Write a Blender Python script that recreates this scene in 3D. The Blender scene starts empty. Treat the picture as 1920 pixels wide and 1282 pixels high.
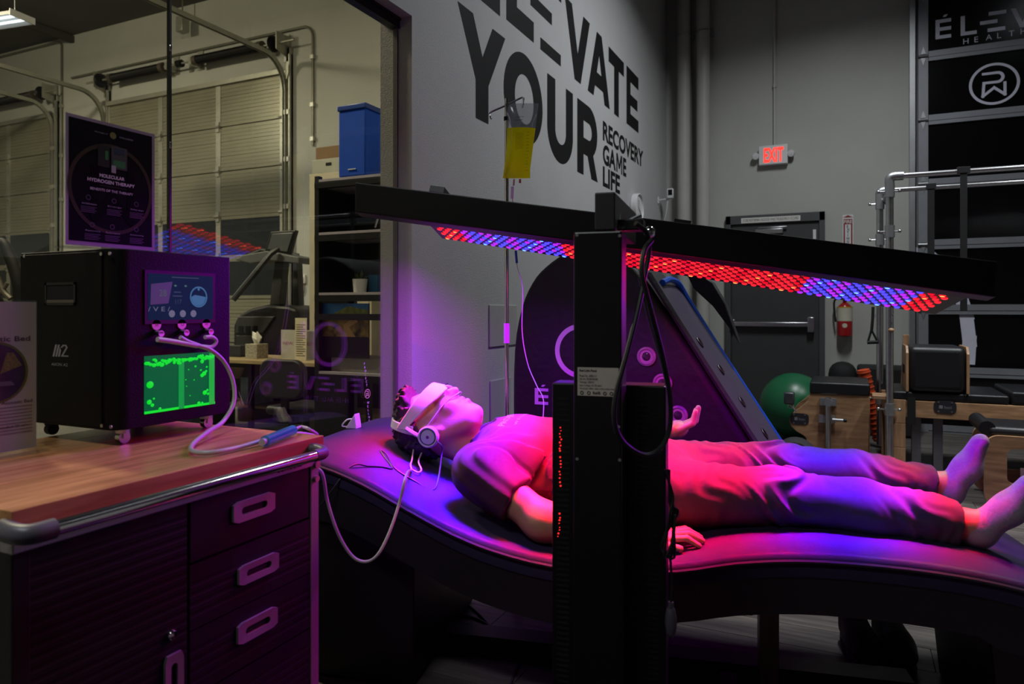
import bpy, bmesh, math, random
import numpy as np
from mathutils import Vector, Matrix
random.seed(7)
SC = bpy.context.scene
COL = SC.collection

# ------------------------------------------------------------------ camera
F, XT, HOR, CH = 1320.0, 1585.0, 578.0, 1.22      # focal length (px), vanishing x of the lettered wall, horizon y, lens height (m)
TH = math.atan((XT - 960) / F)
S_, C_ = math.sin(TH), math.cos(TH)
cd = bpy.data.cameras.new('camera')
cam = bpy.data.objects.new('camera', cd)
COL.objects.link(cam)
cam.location = (0, 0, CH)
cam.rotation_euler = (math.pi / 2, 0, TH)
cd.sensor_width = 36.0
cd.lens = F / 1920 * 36
cd.shift_y = -(641 - HOR) / 1920
cd.clip_start = 0.05
cd.dof.use_dof = True
cd.dof.focus_distance = 2.7
cd.dof.aperture_fstop = 4.0
SC.camera = cam

# ------------------------------------------------------------------ world, exposure, room lamps
wd = bpy.data.worlds.new('world')
SC.world = wd
wd.use_nodes = True
wd.node_tree.nodes['Background'].inputs[0].default_value = (0.62, 0.66, 0.72, 1)
wd.node_tree.nodes['Background'].inputs[1].default_value = 0.0
SC.view_settings.view_transform = 'Standard'
SC.view_settings.look = 'None'
SC.view_settings.exposure = 0.0
SC.view_settings.gamma = 1.0
SC.view_settings.use_curve_mapping = False
try:
    SC.cycles.use_denoising = True
    SC.cycles.max_bounces = 6
    SC.cycles.diffuse_bounces = 3
    SC.cycles.glossy_bounces = 3
    SC.cycles.transparent_max_bounces = 16
    SC.cycles.sample_clamp_indirect = 4.0
    SC.cycles.caustics_reflective = False
    SC.cycles.caustics_refractive = False
except Exception:
    pass

MAIN_LAMP, NEXT_LAMP = 30.0, 340.0
LED_POWER = 5.4

# ------------------------------------------------------------------ measuring helpers (photo pixel -> point on a known plane)
def ray(x, y):
    r = (x - 960) / F
    return (-S_ + r * C_, C_ + r * S_, (HOR - y) / F)
def at(x, y, d):
    v = ray(x, y)
    return Vector((v[0] * d, v[1] * d, CH + v[2] * d))
def onX(x, y, X):
    return at(x, y, X / ray(x, y)[0])
def onY(x, y, Y):
    return at(x, y, Y / ray(x, y)[1])
def onZ(x, y, Z):
    return at(x, y, (Z - CH) / ray(x, y)[2])
def cv(l, u, d):                                   # camera frame (right, up, forward) -> world
    return Vector((l * C_ - d * S_, l * S_ + d * C_, CH + u))

# ------------------------------------------------------------------ materials
def lin(c):
    if isinstance(c, str):
        c = [int(c[i:i + 2], 16) / 255 for i in (0, 2, 4)]
        c = [v / 12.92 if v <= .04045 else ((v + .055) / 1.055) ** 2.4 for v in c]
    return (c[0], c[1], c[2], 1)
MATS = {}
def M(name, col, rough=.5, metal=0., var=.08, scale=8., bump=0., bscale=None, spec=.5, emit=None, estr=0., stretch=None, coat=0.):
    if name in MATS:
        return MATS[name]
    m = bpy.data.materials.new(name)
    m.use_nodes = True
    nt = m.node_tree
    b = nt.nodes['Principled BSDF']
    c = lin(col)
    b.inputs['Roughness'].default_value = rough
    b.inputs['Metallic'].default_value = metal
    b.inputs['Specular IOR Level'].default_value = spec
    if coat:
        b.inputs['Coat Weight'].default_value = coat
        b.inputs['Coat Roughness'].default_value = .12
    tc = nt.nodes.new('ShaderNodeTexCoord')
    mp = nt.nodes.new('ShaderNodeMapping')
    nt.links.new(tc.outputs['Object'], mp.inputs[0])
    if stretch:
        mp.inputs['Scale'].default_value = stretch
    nz = nt.nodes.new('ShaderNodeTexNoise')
    nz.inputs['Scale'].default_value = scale
    nz.inputs['Detail'].default_value = 4
    nt.links.new(mp.outputs[0], nz.inputs['Vector'])
    rp = nt.nodes.new('ShaderNodeValToRGB')
    lo = [max(0, v * (1 - var)) for v in c[:3]] + [1]
    hi = [min(1, v * (1 + var)) for v in c[:3]] + [1]
    rp.color_ramp.elements[0].color = lo
    rp.color_ramp.elements[0].position = .3
    rp.color_ramp.elements[1].color = hi
    rp.color_ramp.elements[1].position = .7
    nt.links.new(nz.outputs[0], rp.inputs[0])
    nt.links.new(rp.outputs[0], b.inputs['Base Color'])
    if bump:
        n2 = nt.nodes.new('ShaderNodeTexNoise')
        n2.inputs['Scale'].default_value = bscale or scale * 4
        n2.inputs['Detail'].default_value = 3
        nt.links.new(mp.outputs[0], n2.inputs['Vector'])
        bp = nt.nodes.new('ShaderNodeBump')
        bp.inputs['Strength'].default_value = bump
        bp.inputs['Distance'].default_value = .01
        nt.links.new(n2.outputs[0], bp.inputs['Height'])
        nt.links.new(bp.outputs[0], b.inputs['Normal'])
    if emit is not None:
        b.inputs['Emission Color'].default_value = lin(emit)
        b.inputs['Emission Strength'].default_value = estr
    MATS[name] = m
    return m

def wood(name, c0, c1, stretch, rough=.45, scale=3.):
    m = bpy.data.materials.new(name)
    m.use_nodes = True
    nt = m.node_tree
    b = nt.nodes['Principled BSDF']
    b.inputs['Roughness'].default_value = rough
    tc = nt.nodes.new('ShaderNodeTexCoord')
    oi = nt.nodes.new('ShaderNodeObjectInfo')
    ad = nt.nodes.new('ShaderNodeVectorMath')
    ad.operation = 'MULTIPLY_ADD'
    nt.links.new(oi.outputs['Random'], ad.inputs[0])
    ad.inputs[1].default_value = (7, 3, 5)
    nt.links.new(tc.outputs['Object'], ad.inputs[2])
    mp = nt.nodes.new('ShaderNodeMapping')
    mp.inputs['Scale'].default_value = stretch
    nt.links.new(ad.outputs[0], mp.inputs[0])
    nz = nt.nodes.new('ShaderNodeTexNoise')
    nz.inputs['Scale'].default_value = scale
    nz.inputs['Detail'].default_value = 6
    nz.inputs['Roughness'].default_value = .6
    nt.links.new(mp.outputs[0], nz.inputs['Vector'])
    rp = nt.nodes.new('ShaderNodeValToRGB')
    rp.color_ramp.elements[0].color = lin(c0)
    rp.color_ramp.elements[0].position = .32
    rp.color_ramp.elements[1].color = lin(c1)
    rp.color_ramp.elements[1].position = .68
    nt.links.new(nz.outputs[0], rp.inputs[0])
    nt.links.new(rp.outputs[0], b.inputs['Base Color'])
    MATS[name] = m
    return m

def emis(name, col, strength):
    m = bpy.data.materials.new(name)
    m.use_nodes = True
    nt = m.node_tree
    b = nt.nodes['Principled BSDF']
    b.inputs['Base Color'].default_value = [v * .12 for v in lin(col)[:3]] + [1]
    b.inputs['Roughness'].default_value = .25
    b.inputs['Specular IOR Level'].default_value = .2
    b.inputs['Emission Color'].default_value = lin(col)
    b.inputs['Emission Strength'].default_value = strength
    m.cycles.emission_sampling = 'NONE'            # tiny emitters: seen, bounced, not sampled one by one
    MATS[name] = m
    return m

def glassy(name, tint=(.93, .95, .94), refl=.96, base=.04, body=None, bodymix=0., rough=0.):
    """clear pane: see-through plus a Schlick reflection; optional translucent body colour"""
    m = bpy.data.materials.new(name)
    m.use_nodes = True
    nt = m.node_tree
    nt.nodes.remove(nt.nodes['Principled BSDF'])
    out = nt.nodes['Material Output']
    tr = nt.nodes.new('ShaderNodeBsdfTransparent')
    tr.inputs[0].default_value = (*tint, 1)
    gl = nt.nodes.new('ShaderNodeBsdfGlossy')
    gl.inputs['Roughness'].default_value = rough
    gl.inputs[0].default_value = (1, 1, 1, 1)
    lw = nt.nodes.new('ShaderNodeLayerWeight')
    lw.inputs[0].default_value = .5
    pw = nt.nodes.new('ShaderNodeMath')
    pw.operation = 'POWER'
    pw.inputs[1].default_value = 5
    nt.links.new(lw.outputs['Facing'], pw.inputs[0])
    mul = nt.nodes.new('ShaderNodeMath')
    mul.operation = 'MULTIPLY_ADD'
    mul.inputs[1].default_value = refl
    mul.inputs[2].default_value = base
    nt.links.new(pw.outputs[0], mul.inputs[0])
    first = tr
    if body is not None:
        df = nt.nodes.new('ShaderNodeBsdfDiffuse')
        df.inputs[0].default_value = lin(body)
        tl = nt.nodes.new('ShaderNodeBsdfTranslucent')
        tl.inputs[0].default_value = lin(body)
        m1 = nt.nodes.new('ShaderNodeMixShader')
        m1.inputs[0].default_value = .5
        nt.links.new(df.outputs[0], m1.inputs[1])
        nt.links.new(tl.outputs[0], m1.inputs[2])
        m2 = nt.nodes.new('ShaderNodeMixShader')
        m2.inputs[0].default_value = bodymix
        nt.links.new(tr.outputs[0], m2.inputs[1])
        nt.links.new(m1.outputs[0], m2.inputs[2])
        first = m2
    mx = nt.nodes.new('ShaderNodeMixShader')
    nt.links.new(mul.outputs[0], mx.inputs[0])
    nt.links.new(first.outputs[0], mx.inputs[1])
    nt.links.new(gl.outputs[0], mx.inputs[2])
    nt.links.new(mx.outputs[0], out.inputs[0])
    MATS[name] = m
    return m

black = M('black_paint', '0c0c0e', .45, var=.2)
blackmet = M('black_metal', '101013', .38, .3, var=.2)
rubber = M('black_rubber', '0a0a0b', .65, var=.2)
chrome = M('chrome', (.75, .75, .76), .12, 1., var=.05)
steel = M('brushed_steel', (.55, .55, .56), .3, 1., var=.08, scale=20)
alu = M('aluminium', (.42, .43, .44), .42, .85, var=.08)
white = M('white_plastic', 'dcdcdc', .4, var=.04)
offwhite = M('paper', 'e2e0da', .8, var=.04)
ink = M('black_ink', '0b0a0c', .75, var=.1, spec=.25)
silverprint = M('silver_print', 'd2d2e2', .6, var=.05)

# ------------------------------------------------------------------ mesh builder
def mw(o):
    b = o.matrix_basis.copy()
    return mw(o.parent) @ o.matrix_parent_inverse @ b if o.parent else b

class MB:
    def __init__(self):
        self.v, self.f, self.mi = [], [], []
        self.cur = 0
        self.T = None
    def add(self, vs, fs):
        n = len(self.v)
        if self.T is not None:
            vs = [self.T @ Vector(v) for v in vs]
        self.v += [tuple(v) for v in vs]
        self.f += [tuple(n + i for i in f) for f in fs]
        self.mi += [self.cur] * len(fs)
        return self
    def box(self, x0, x1, y0, y1, z0, z1):
        vs = [(x, y, z) for x in (x0, x1) for y in (y0, y1) for z in (z0, z1)]
        return self.add(vs, [(0, 1, 3, 2), (4, 6, 7, 5), (0, 4, 5, 1), (2, 3, 7, 6), (0, 2, 6, 4), (1, 5, 7, 3)])
    def hexa(self, a, b):                          # two quads (lists of 4 points), joined
        return self.add(list(a) + list(b), [(3, 2, 1, 0), (4, 5, 6, 7)] + [(i, (i + 1) % 4, 4 + (i + 1) % 4, 4 + i) for i in range(4)])
    def obox(self, O, U, V, W, lu, lv, lw):        # box from corner O along three vectors
        O, U, V, W = Vector(O), Vector(U) * lu, Vector(V) * lv, Vector(W) * lw
        a = [O, O + U, O + U + V, O + V]
        return self.hexa(a, [p + W for p in a])
    def cyl(self, p0, p1, r, n=12, r2=None, caps=True):
        p0, p1 = Vector(p0), Vector(p1)
        r2 = r if r2 is None else r2
        d = (p1 - p0).normalized()
        a = d.orthogonal().normalized()
        b = d.cross(a)
        vs = []
        for p, rr in ((p0, r), (p1, r2)):
            for i in range(n):
                t = 2 * math.pi * i / n
                vs.append(p + (a * math.cos(t) + b * math.sin(t)) * rr)
        fs = [(i, (i + 1) % n, n + (i + 1) % n, n + i) for i in range(n)]
        if caps:
            fs += [tuple(range(n - 1, -1, -1)), tuple(range(n, 2 * n))]
        return self.add(vs, fs)
    def tube(self, pts, r, n=8, sub=6, closed=False):
        pts = [Vector(p) for p in pts]
        if sub > 1 and len(pts) > 2:
            out = []
            m = len(pts)
            for i in range(m if closed else m - 1):
                p0 = pts[(i - 1) % m] if closed or i > 0 else pts[0] * 2 - pts[1]
                p1, p2 = pts[i], pts[(i + 1) % m]
                p3 = pts[(i + 2) % m] if closed or i + 2 < m else p2 * 2 - p1
                for k in range(sub):
                    t = k / sub
                    out.append(.5 * ((2 * p1) + (p2 - p0) * t + (2 * p0 - 5 * p1 + 4 * p2 - p3) * t * t + (3 * p1 - p0 - 3 * p2 + p3) * t ** 3))
            if not closed:
                out.append(pts[-1])
            pts = out
        m = len(pts)
        vs, fs = [], []
        a = None
        for i, p in enumerate(pts):
            if closed:
                d = (pts[(i + 1) % m] - pts[i - 1]).normalized()
            else:
                d = (pts[min(i + 1, m - 1)] - pts[max(i - 1, 0)]).normalized()
            if a is None:
                a = d.orthogonal().normalized()
            a = (a - d * a.dot(d)).normalized()
            b = d.cross(a)
            rr = r[i] if isinstance(r, list) else r
            for k in range(n):
                t = 2 * math.pi * k / n
                vs.append(p + (a * math.cos(t) + b * math.sin(t)) * rr)
        for i in range(m if closed else m - 1):
            j = (i + 1) % m
            for k in range(n):
                fs.append((i * n + k, i * n + (k + 1) % n, j * n + (k + 1) % n, j * n + k))
        if not closed:
            fs += [tuple(range(n - 1, -1, -1)), tuple(range((m - 1) * n, m * n))]
        return self.add(vs, fs)
    def ball(self, c, r, n=16, m=10, ax=None):
        c = Vector(c)
        rx, ry, rz = (r, r, r) if not hasattr(r, '__len__') else r
        X, Y, Z = ax if ax else (Vector((1, 0, 0)), Vector((0, 1, 0)), Vector((0, 0, 1)))
        vs = [c + Z * rz]
        for j in range(1, m):
            ph = math.pi * j / m
            for i in range(n):
                t = 2 * math.pi * i / n
                vs.append(c + X * (rx * math.sin(ph) * math.cos(t)) + Y * (ry * math.sin(ph) * math.sin(t)) + Z * (rz * math.cos(ph)))
        vs.append(c - Z * rz)
        fs = [(0, 1 + i, 1 + (i + 1) % n) for i in range(n)]
        for j in range(m - 2):
            for i in range(n):
                a, b = 1 + j * n + i, 1 + j * n + (i + 1) % n
                fs.append((a, a + n, b + n, b))
        e = len(vs) - 1
        fs += [(e, 1 + (m - 2) * n + (i + 1) % n, 1 + (m - 2) * n + i) for i in range(n)]
        return self.add(vs, fs)
    def lathe(self, c, prof, n=20, ax=(0, 0, 1)):  # prof: (radius, height) pairs along the axis
        c = Vector(c)
        Z = Vector(ax).normalized()
        X = Z.orthogonal().normalized()
        Y = Z.cross(X)
        vs = []
        for r, h in prof:
            for i in range(n):
                t = 2 * math.pi * i / n
                vs.append(c + Z * h + (X * math.cos(t) + Y * math.sin(t)) * r)
        fs = []
        for j in range(len(prof) - 1):
            for i in range(n):
                a, b = j * n + i, j * n + (i + 1) % n
                fs.append((a, b, b + n, a + n))
        fs += [tuple(range(n - 1, -1, -1)), tuple(range((len(prof) - 1) * n, len(prof) * n))]
        return self.add(vs, fs)
    def prism(self, poly, fn, t0, t1):             # 2-D polygon, fn(a,b,t)->point
        n = len(poly)
        vs = [fn(a, b, t0) for a, b in poly] + [fn(a, b, t1) for a, b in poly]
        fs = [tuple(range(n - 1, -1, -1)), tuple(range(n, 2 * n))] + [(i, (i + 1) % n, n + (i + 1) % n, n + i) for i in range(n)]
        return self.add(vs, fs)
    def torus(self, c, R, r, ax=(0, 0, 1), n=28, m=8):
        Z = Vector(ax).normalized()
        X = Z.orthogonal().normalized()
        Y = Z.cross(X)
        c = Vector(c)
        return self.tube([c + (X * math.cos(2 * math.pi * i / n) + Y * math.sin(2 * math.pi * i / n)) * R for i in range(n)], r, n=m, sub=1, closed=True)
    def build(self, name, mat, parent=None, smooth=True, bevel=0., kind=None, label=None, seg=2, ang=40):
        me = bpy.data.meshes.new(name)
        me.from_pydata(self.v, [], self.f)
        bm = bmesh.new()
        bm.from_mesh(me)
        bmesh.ops.recalc_face_normals(bm, faces=bm.faces)
        bm.to_mesh(me)
        bm.free()
        mats = mat if isinstance(mat, (list, tuple)) else [mat]
        for q in mats:
            me.materials.append(q)
        if len(mats) > 1:
            me.polygons.foreach_set('material_index', self.mi)
        ob = bpy.data.objects.new(name, me)
        return finish(ob, parent, smooth, bevel, kind, label, seg, ang)

def finish(ob, parent=None, smooth=True, bevel=0., kind=None, label=None, seg=2, ang=40):
    COL.objects.link(ob)
    me = ob.data
    if smooth:
        me.polygons.foreach_set('use_smooth', [True] * len(me.polygons))
        try:
            me.set_sharp_from_angle(angle=math.radians(ang))
        except Exception:
            pass
    if parent is not None:
        ob.parent = parent
        ob.matrix_parent_inverse = mw(parent).inverted()
    if bevel:
        md = ob.modifiers.new('bevel', 'BEVEL')
        md.width = bevel
        md.segments = seg
        md.limit_method = 'ANGLE'
        md.angle_limit = math.radians(35)
    if kind:
        ob['kind'] = kind
    if label:
        ob['label'] = label
    return ob

def thing(name, label, cat, loc=(0, 0, 0), rz=0., group=None, kind=None):
    o = bpy.data.objects.new(name, None)
    COL.objects.link(o)
    o.empty_display_size = .05
    o.location = loc
    o.rotation_euler = (0, 0, rz)
    if label:
        o['label'] = label
    if cat:
        o['category'] = cat
    if group:
        o['group'] = group
    if kind:
        o['kind'] = kind
    return o
def tag(o, label, cat, group=None, kind=None):
    if label:
        o['label'] = label
    if cat:
        o['category'] = cat
    if group:
        o['group'] = group
    if kind:
        o['kind'] = kind
    return o
def struct(o, label=None):
    o['kind'] = 'structure'
    if label:
        o['label'] = label
    return o
def copy_tree(o, parent=None):
    c = o.copy()
    COL.objects.link(c)
    c.parent = parent
    for ch in list(o.children):
        copy_tree(ch, c)
    return c

# ------------------------------------------------------------------ lettering
def glyphs(body, bold=0.):
    cu = bpy.data.curves.new('t', 'FONT')
    cu.body = body
    cu.size = 1
    cu.offset = bold
    cu.resolution_u = 3
    ob = bpy.data.objects.new('t', cu)
    COL.objects.link(ob)
    dg = bpy.context.evaluated_depsgraph_get()
    me = bpy.data.meshes.new_from_object(ob.evaluated_get(dg))
    v = np.array([x.co[:2] for x in me.vertices])
    f = [tuple(p.vertices) for p in me.polygons]
    bpy.data.objects.remove(ob)
    bpy.data.meshes.remove(me)
    bpy.data.curves.remove(cu)
    return v, f
def text(name, body, O, R, U, w, h, mat, parent, bold=0., split=False, keep=False, label=None, kind=None):
    """flat print: body fitted into w x h (metres), lower-left corner at O, along R, up U"""
    v, f = glyphs(body, bold)
    lo, hi = v.min(0), v.max(0)
    sx = w / (hi[0] - lo[0]) if w else None
    sy = h / (hi[1] - lo[1]) if h else None
    sx = sx or sy
    sy = sy or sx
    v = (v - lo) * (sx, sy)
    O, R, U = Vector(O), Vector(R).normalized(), Vector(U).normalized()
    P = [O + R * a + U * b for a, b in v]
    if not split:
        m = MB()
        m.add(P, f)
        return [m.build(name, mat, parent, smooth=False, label=label, kind=kind)]
    par = list(range(len(v)))
    def find(i):
        while par[i] != i:
            par[i] = par[par[i]]
            i = par[i]
        return i
    for q in f:
        for k in q[1:]:
            par[find(k)] = find(q[0])
    gr = {}
    for q in f:
        gr.setdefault(find(q[0]), []).append(q)
    res = []
    for k in sorted(gr, key=lambda k: v[[i for q in gr[k] for i in q]].min(0)[0]):
        ids = sorted({i for q in gr[k] for i in q})
        ix = {i: n for n, i in enumerate(ids)}
        m = MB()
        m.add([P[i] for i in ids], [tuple(ix[i] for i in q) for q in gr[k]])
        res.append(m.build(name, mat, parent, smooth=False))
    return res
def flat(name, polys, fn, mat, parent, holes=None, label=None):
    """flat printed shape(s); polygon list in 2-D, fn(a,b)->point. Strips for rings come as quads."""
    m = MB()
    o = Vector(fn(0, 0))
    nv = (Vector(fn(1, 0)) - o).cross(Vector(fn(0, 1)) - o).normalized()
    if nv.dot(Vector((0, 0, CH)) - o) < 0:
        nv = -nv
    for i, p in enumerate(polys):                  # overlapping strokes are layered by hundredths of a millimetre
        m.add([Vector(fn(a, b)) + nv * (i * 1.2e-5) for a, b in p], [tuple(range(len(p)))])
    return m.build(name, mat, parent, smooth=False, label=label)
def ring(r0, r1, n=40, cx=0., cy=0., sx=1., sy=1., a0=0., a1=2 * math.pi):
    q = []
    for i in range(n):
        t, u = a0 + (a1 - a0) * i / n, a0 + (a1 - a0) * (i + 1) / n
        q.append([(cx + sx * r * math.cos(k), cy + sy * r * math.sin(k)) for r, k in ((r0, t), (r1, t), (r1, u), (r0, u))])
    return q
def stroke(pts, w):
    q = []
    for (x0, y0), (x1, y1) in zip(pts, pts[1:]):
        d = math.hypot(x1 - x0, y1 - y0)
        ex, ey = (x1 - x0) / d * w / 2, (y1 - y0) / d * w / 2
        nx, ny = -ey, ex
        q.append([(x0 - ex + nx, y0 - ey + ny), (x0 - ex - nx, y0 - ey - ny), (x1 + ex - nx, y1 + ey - ny), (x1 + ex + nx, y1 + ey + ny)])
    return q
def disc2(r, n=24, cx=0., cy=0.):
    return [(cx + r * math.cos(2 * math.pi * i / n), cy + r * math.sin(2 * math.pi * i / n)) for i in range(n)]
def pw_mark():
    """circle badge with a P over a W, unit radius"""
    q = ring(.88, 1., 40)
    arc = [(.12 + .22 * math.cos(t), .30 + .22 * math.sin(t)) for t in np.linspace(math.pi / 2, -math.pi / 2, 9)]
    q += stroke([(-.42, .52)] + arc + [(-.40, .08), (-.44, -.55), (.0, -.18), (.42, -.55), (.42, .0)], .12)
    return q
def eleve_mark(word='ELEVE'):
    """wide lettering E-accent, L, three offset bars, V, E-accent; height 1; one list of polygons per piece"""
    q = []
    def E(x):
        return [[(x, 0), (x + .2, 0), (x + .2, 1), (x, 1)], [(x + .2, 0), (x + .75, 0), (x + .75, .18), (x + .2, .18)],
                [(x + .2, .41), (x + .75, .41), (x + .75, .59), (x + .2, .59)], [(x + .2, .82), (x + .75, .82), (x + .75, 1), (x + .2, 1)],
                [(x + .35, 1.10), (x + .5, 1.10), (x + .6, 1.22), (x + .42, 1.22)]]
    def put(e):
        q.append(e[:4])
        q.append(e[4:])
    put(E(0))
    q.append([[(1.2, 0), (1.4, 0), (1.4, 1), (1.2, 1)], [(1.4, 0), (1.95, 0), (1.95, .18), (1.4, .18)]])
    q += [[[(2.45, 0), (3.25, 0), (3.25, .18), (2.45, .18)]], [[(2.1, .41), (2.9, .41), (2.9, .59), (2.1, .59)]], [[(2.5, .82), (3.3, .82), (3.3, 1), (2.5, 1)]]]
    q.append([[(3.5, 1), (3.72, 1), (4.02, .27), (4.02, 0), (3.91, 0)], [(4.02, .27), (4.32, 1), (4.54, 1), (4.13, 0), (4.02, 0)]])
    put(E(4.85))
    return q
def badge_mark(name, fn, mat, parent):
    q = pw_mark()
    flat(name + '_ring', q[:40], fn, mat, parent)
    flat(name + '_monogram', q[40:], fn, mat, parent)

# ================================================================== THE SETTING
XW, XG, XB = -1.862, -1.952, -2.043               # lettered wall face, glass plane, wall back face
YB, CEIL = 8.1, 6.15
paint = M('wall_paint', 'bdbdbd', .7, var=.03, scale=3, bump=.25, bscale=160)
paint2 = M('back_wall_paint', 'b4b4ae', .75, var=.04, scale=2, bump=.15, bscale=120)
darkceil = M('ceiling_paint', '55534e', .9, var=.08, scale=2)
concrete = M('concrete', '56534e', .7, var=.12, scale=3)
sub = M('subfloor', '1c1a19', .8)
plankm = wood('grey_oak_plank', '3f3b38', '6d6762', (1.2, 14, 14), rough=.42, scale=2.2)
greyframe = M('grey_frame_paint', '4b4b4c', .55, var=.06)
doorgrey = M('door_grey', '3f3f40', .5, var=.06)

fl = struct(MB().box(-1.95, 5.0, -3.0, 8.3, -.12, -.006).build('floor', sub, smooth=False), 'grey wood plank floor of the gym')
pk = MB().box(-.6235, .6235, -.0885, .0885, -.006, 0)
first = None
for j in range(36):
    y = 1.75 + .18 * j
    for i in range(4):
        x = -1.25 + 1.25 * i + (-.31, .22, -.05, .4)[j % 4] - .3
        if x + .62 < -1.8 or x > 3.2:
            continue
        if first is None:
            first = pk.build('plank', plankm, fl, smooth=False)
            o = first
        else:
            o = first.copy()
            COL.objects.link(o)
        o.location = (x, y, 0)
struct(MB().box(-18.2, XB + .01, -3.0, 8.3, -.12, 0).build('floor', concrete, smooth=False), 'grey floor of the room behind the glass')
struct(MB().box(-18.2, 5.0, -3.0, 8.3, CEIL, CEIL + .1).build('ceiling', darkceil, smooth=False))
struct(MB().box(-18.2, 5.0, YB, YB + .2, -.12, CEIL).build('wall_back', paint2, smooth=False), 'tall grey back wall with doors')
struct(MB().box(-18.4, -18.2, -3.0, 8.3, -.12, CEIL).build('wall_outer', paint2, smooth=False))
struct(MB().box(5.0, 5.2, -3.0, 8.3, -.12, CEIL).build('wall_right', paint2, smooth=False))
struct(MB().box(-18.2, 5.0, -3.2, -3.0, -.12, CEIL).build('wall_front', paint2, smooth=False))

# the lettered wall with the glazed opening
YJ, ZH, YJ0 = 2.82, 2.61, -2.2
wl = MB()
wl.box(XB, XW, YJ, YB, 0, CEIL).box(XB, XW, -3.0, YJ0, 0, CEIL).box(XB, XW, YJ0, YJ, ZH, CEIL).box(XB, XW, YJ0, YJ, 0, .1)
wl = struct(wl.build('wall_left', paint, smooth=False), 'light grey wall with large black lettering')
# black vinyl letters
LX = XW + .0012
def letter(polys):
    return flat('letter', polys, lambda a, b: (LX, a, b), ink, wl)
letter([[(3.256, 2.852), (3.427, 2.852), (3.541, 2.644), (3.536, 2.5), (3.459, 2.497)], [(3.541, 2.644), (3.666, 2.852), (3.835, 2.852), (3.613, 2.5), (3.536, 2.5)], [(3.459, 2.282), (3.613, 2.282), (3.613, 2.5), (3.536, 2.5), (3.459, 2.497)]])
ro = []
for i in range(48):
    t, u = 2 * math.pi * i / 48, 2 * math.pi * (i + 1) / 48
    ro.append([(4.115 + .301 * math.cos(t), 2.56 + .29 * math.sin(t)), (4.115 + .301 * math.cos(u), 2.56 + .29 * math.sin(u)),
               (4.118 + .146 * math.cos(u), 2.56 + .157 * math.sin(u)), (4.118 + .146 * math.cos(t), 2.56 + .157 * math.sin(t))])
letter(ro)
uu = [[(4.5, 2.5), (4.649, 2.5), (4.649, 2.846), (4.5, 2.846)], [(4.86, 2.5), (5.006, 2.5), (5.006, 2.84), (4.86, 2.84)]]
for i in range(24):
    t, u = math.pi + math.pi * i / 24, math.pi + math.pi * (i + 1) / 24
    uu.append([(4.753 + .253 * math.cos(t), 2.5 + .232 * math.sin(t)), (4.753 + .253 * math.cos(u), 2.5 + .232 * math.sin(u)),
               (4.7545 + .1055 * math.cos(u), 2.5 + .096 * math.sin(u)), (4.7545 + .1055 * math.cos(t), 2.5 + .096 * math.sin(t))])
letter(uu)
rr = [[(5.103, 2.27), (5.246, 2.27), (5.246, 2.838), (5.103, 2.838)], [(5.246, 2.7), (5.37, 2.7), (5.37, 2.838), (5.246, 2.838)],
      [(5.246, 2.435), (5.37, 2.435), (5.37, 2.565), (5.246, 2.565)], [(5.34, 2.44), (5.478, 2.467), (5.596, 2.267), (5.437, 2.267)]]
for i in range(16):
    t, u = -math.pi / 2 + math.pi * i / 16, -math.pi / 2 + math.pi * (i + 1) / 16
    rr.append([(5.37 + .215 * math.cos(t), 2.6365 + .2015 * math.sin(t)), (5.37 + .215 * math.cos(u), 2.6365 + .2015 * math.sin(u)),
               (5.37 + .075 * math.cos(u), 2.6325 + .0675 * math.sin(u)), (5.37 + .075 * math.cos(t), 2.6325 + .0675 * math.sin(t))])
letter(rr)
def bigE(y0, y1, ym, s=.135):
    z0, z1 = 2.962, 3.508
    letter([[(y0, z0), (y0 + s, z0), (y0 + s, z1), (y0, z1)], [(y0 + s, z0), (y1, z0), (y1, z0 + .12), (y0 + s, z0 + .12)],
            [(y0 + s, 3.165), (ym, 3.165), (ym, 3.27), (y0 + s, 3.27)], [(y0 + s, z1 - .12), (y1, z1 - .12), (y1, z1), (y0 + s, z1)]])
bigE(3.34, 3.764, 3.73)
letter([[(3.851, 2.975), (4.003, 2.975), (4.003, 3.515), (3.851, 3.515)], [(4.003, 2.975), (4.267, 2.975), (4.267, 3.108), (4.003, 3.108)]])
letter([[(4.213, 3.205), (4.585, 3.205), (4.585, 3.287), (4.213, 3.287)]])
letter([[(4.379, 2.97), (4.756, 2.97), (4.756, 3.051), (4.379, 3.051)]])
letter([[(4.39, 3.433), (4.765, 3.433), (4.765, 3.514), (4.39, 3.514)]])
letter([[(4.836, 3.514), (4.985, 3.514), (5.113, 3.176), (5.112, 2.964), (5.044, 2.964)], [(5.242, 3.514), (5.395, 3.514), (5.179, 2.964), (5.112, 2.964), (5.113, 3.176)]])
letter([[(5.345, 2.962), (5.489, 2.962), (5.635, 3.333), (5.638, 3.513), (5.574, 3.513)], [(5.779, 2.957), (5.927, 2.957), (5.702, 3.513), (5.638, 3.513), (5.635, 3.333)],
        [(5.526, 3.056), (5.744, 3.056), (5.7, 3.177), (5.573, 3.177)]])
letter([[(5.896, 3.37), (6.362, 3.37), (6.362, 3.5), (5.896, 3.5)], [(6.057, 2.952), (6.198, 2.952), (6.198, 3.37), (6.057, 3.37)]])
bigE(6.45, 6.872, 6.834)
for body, y0, y1, z0, z1 in (('RECOVERY', 5.734, 7.05, 2.648, 2.818), ('GA', 5.734, 6.105, 2.448, 2.624), ('E', 6.335, 6.44, 2.451, 2.621), ('LIFE', 5.734, 6.236, 2.26, 2.43)):
    text('letter', body, (LX, y0, z0), (0, 1, 0), (0, 0, 1), y1 - y0, z1 - z0, ink, wl, bold=.034, split=True)
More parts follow.
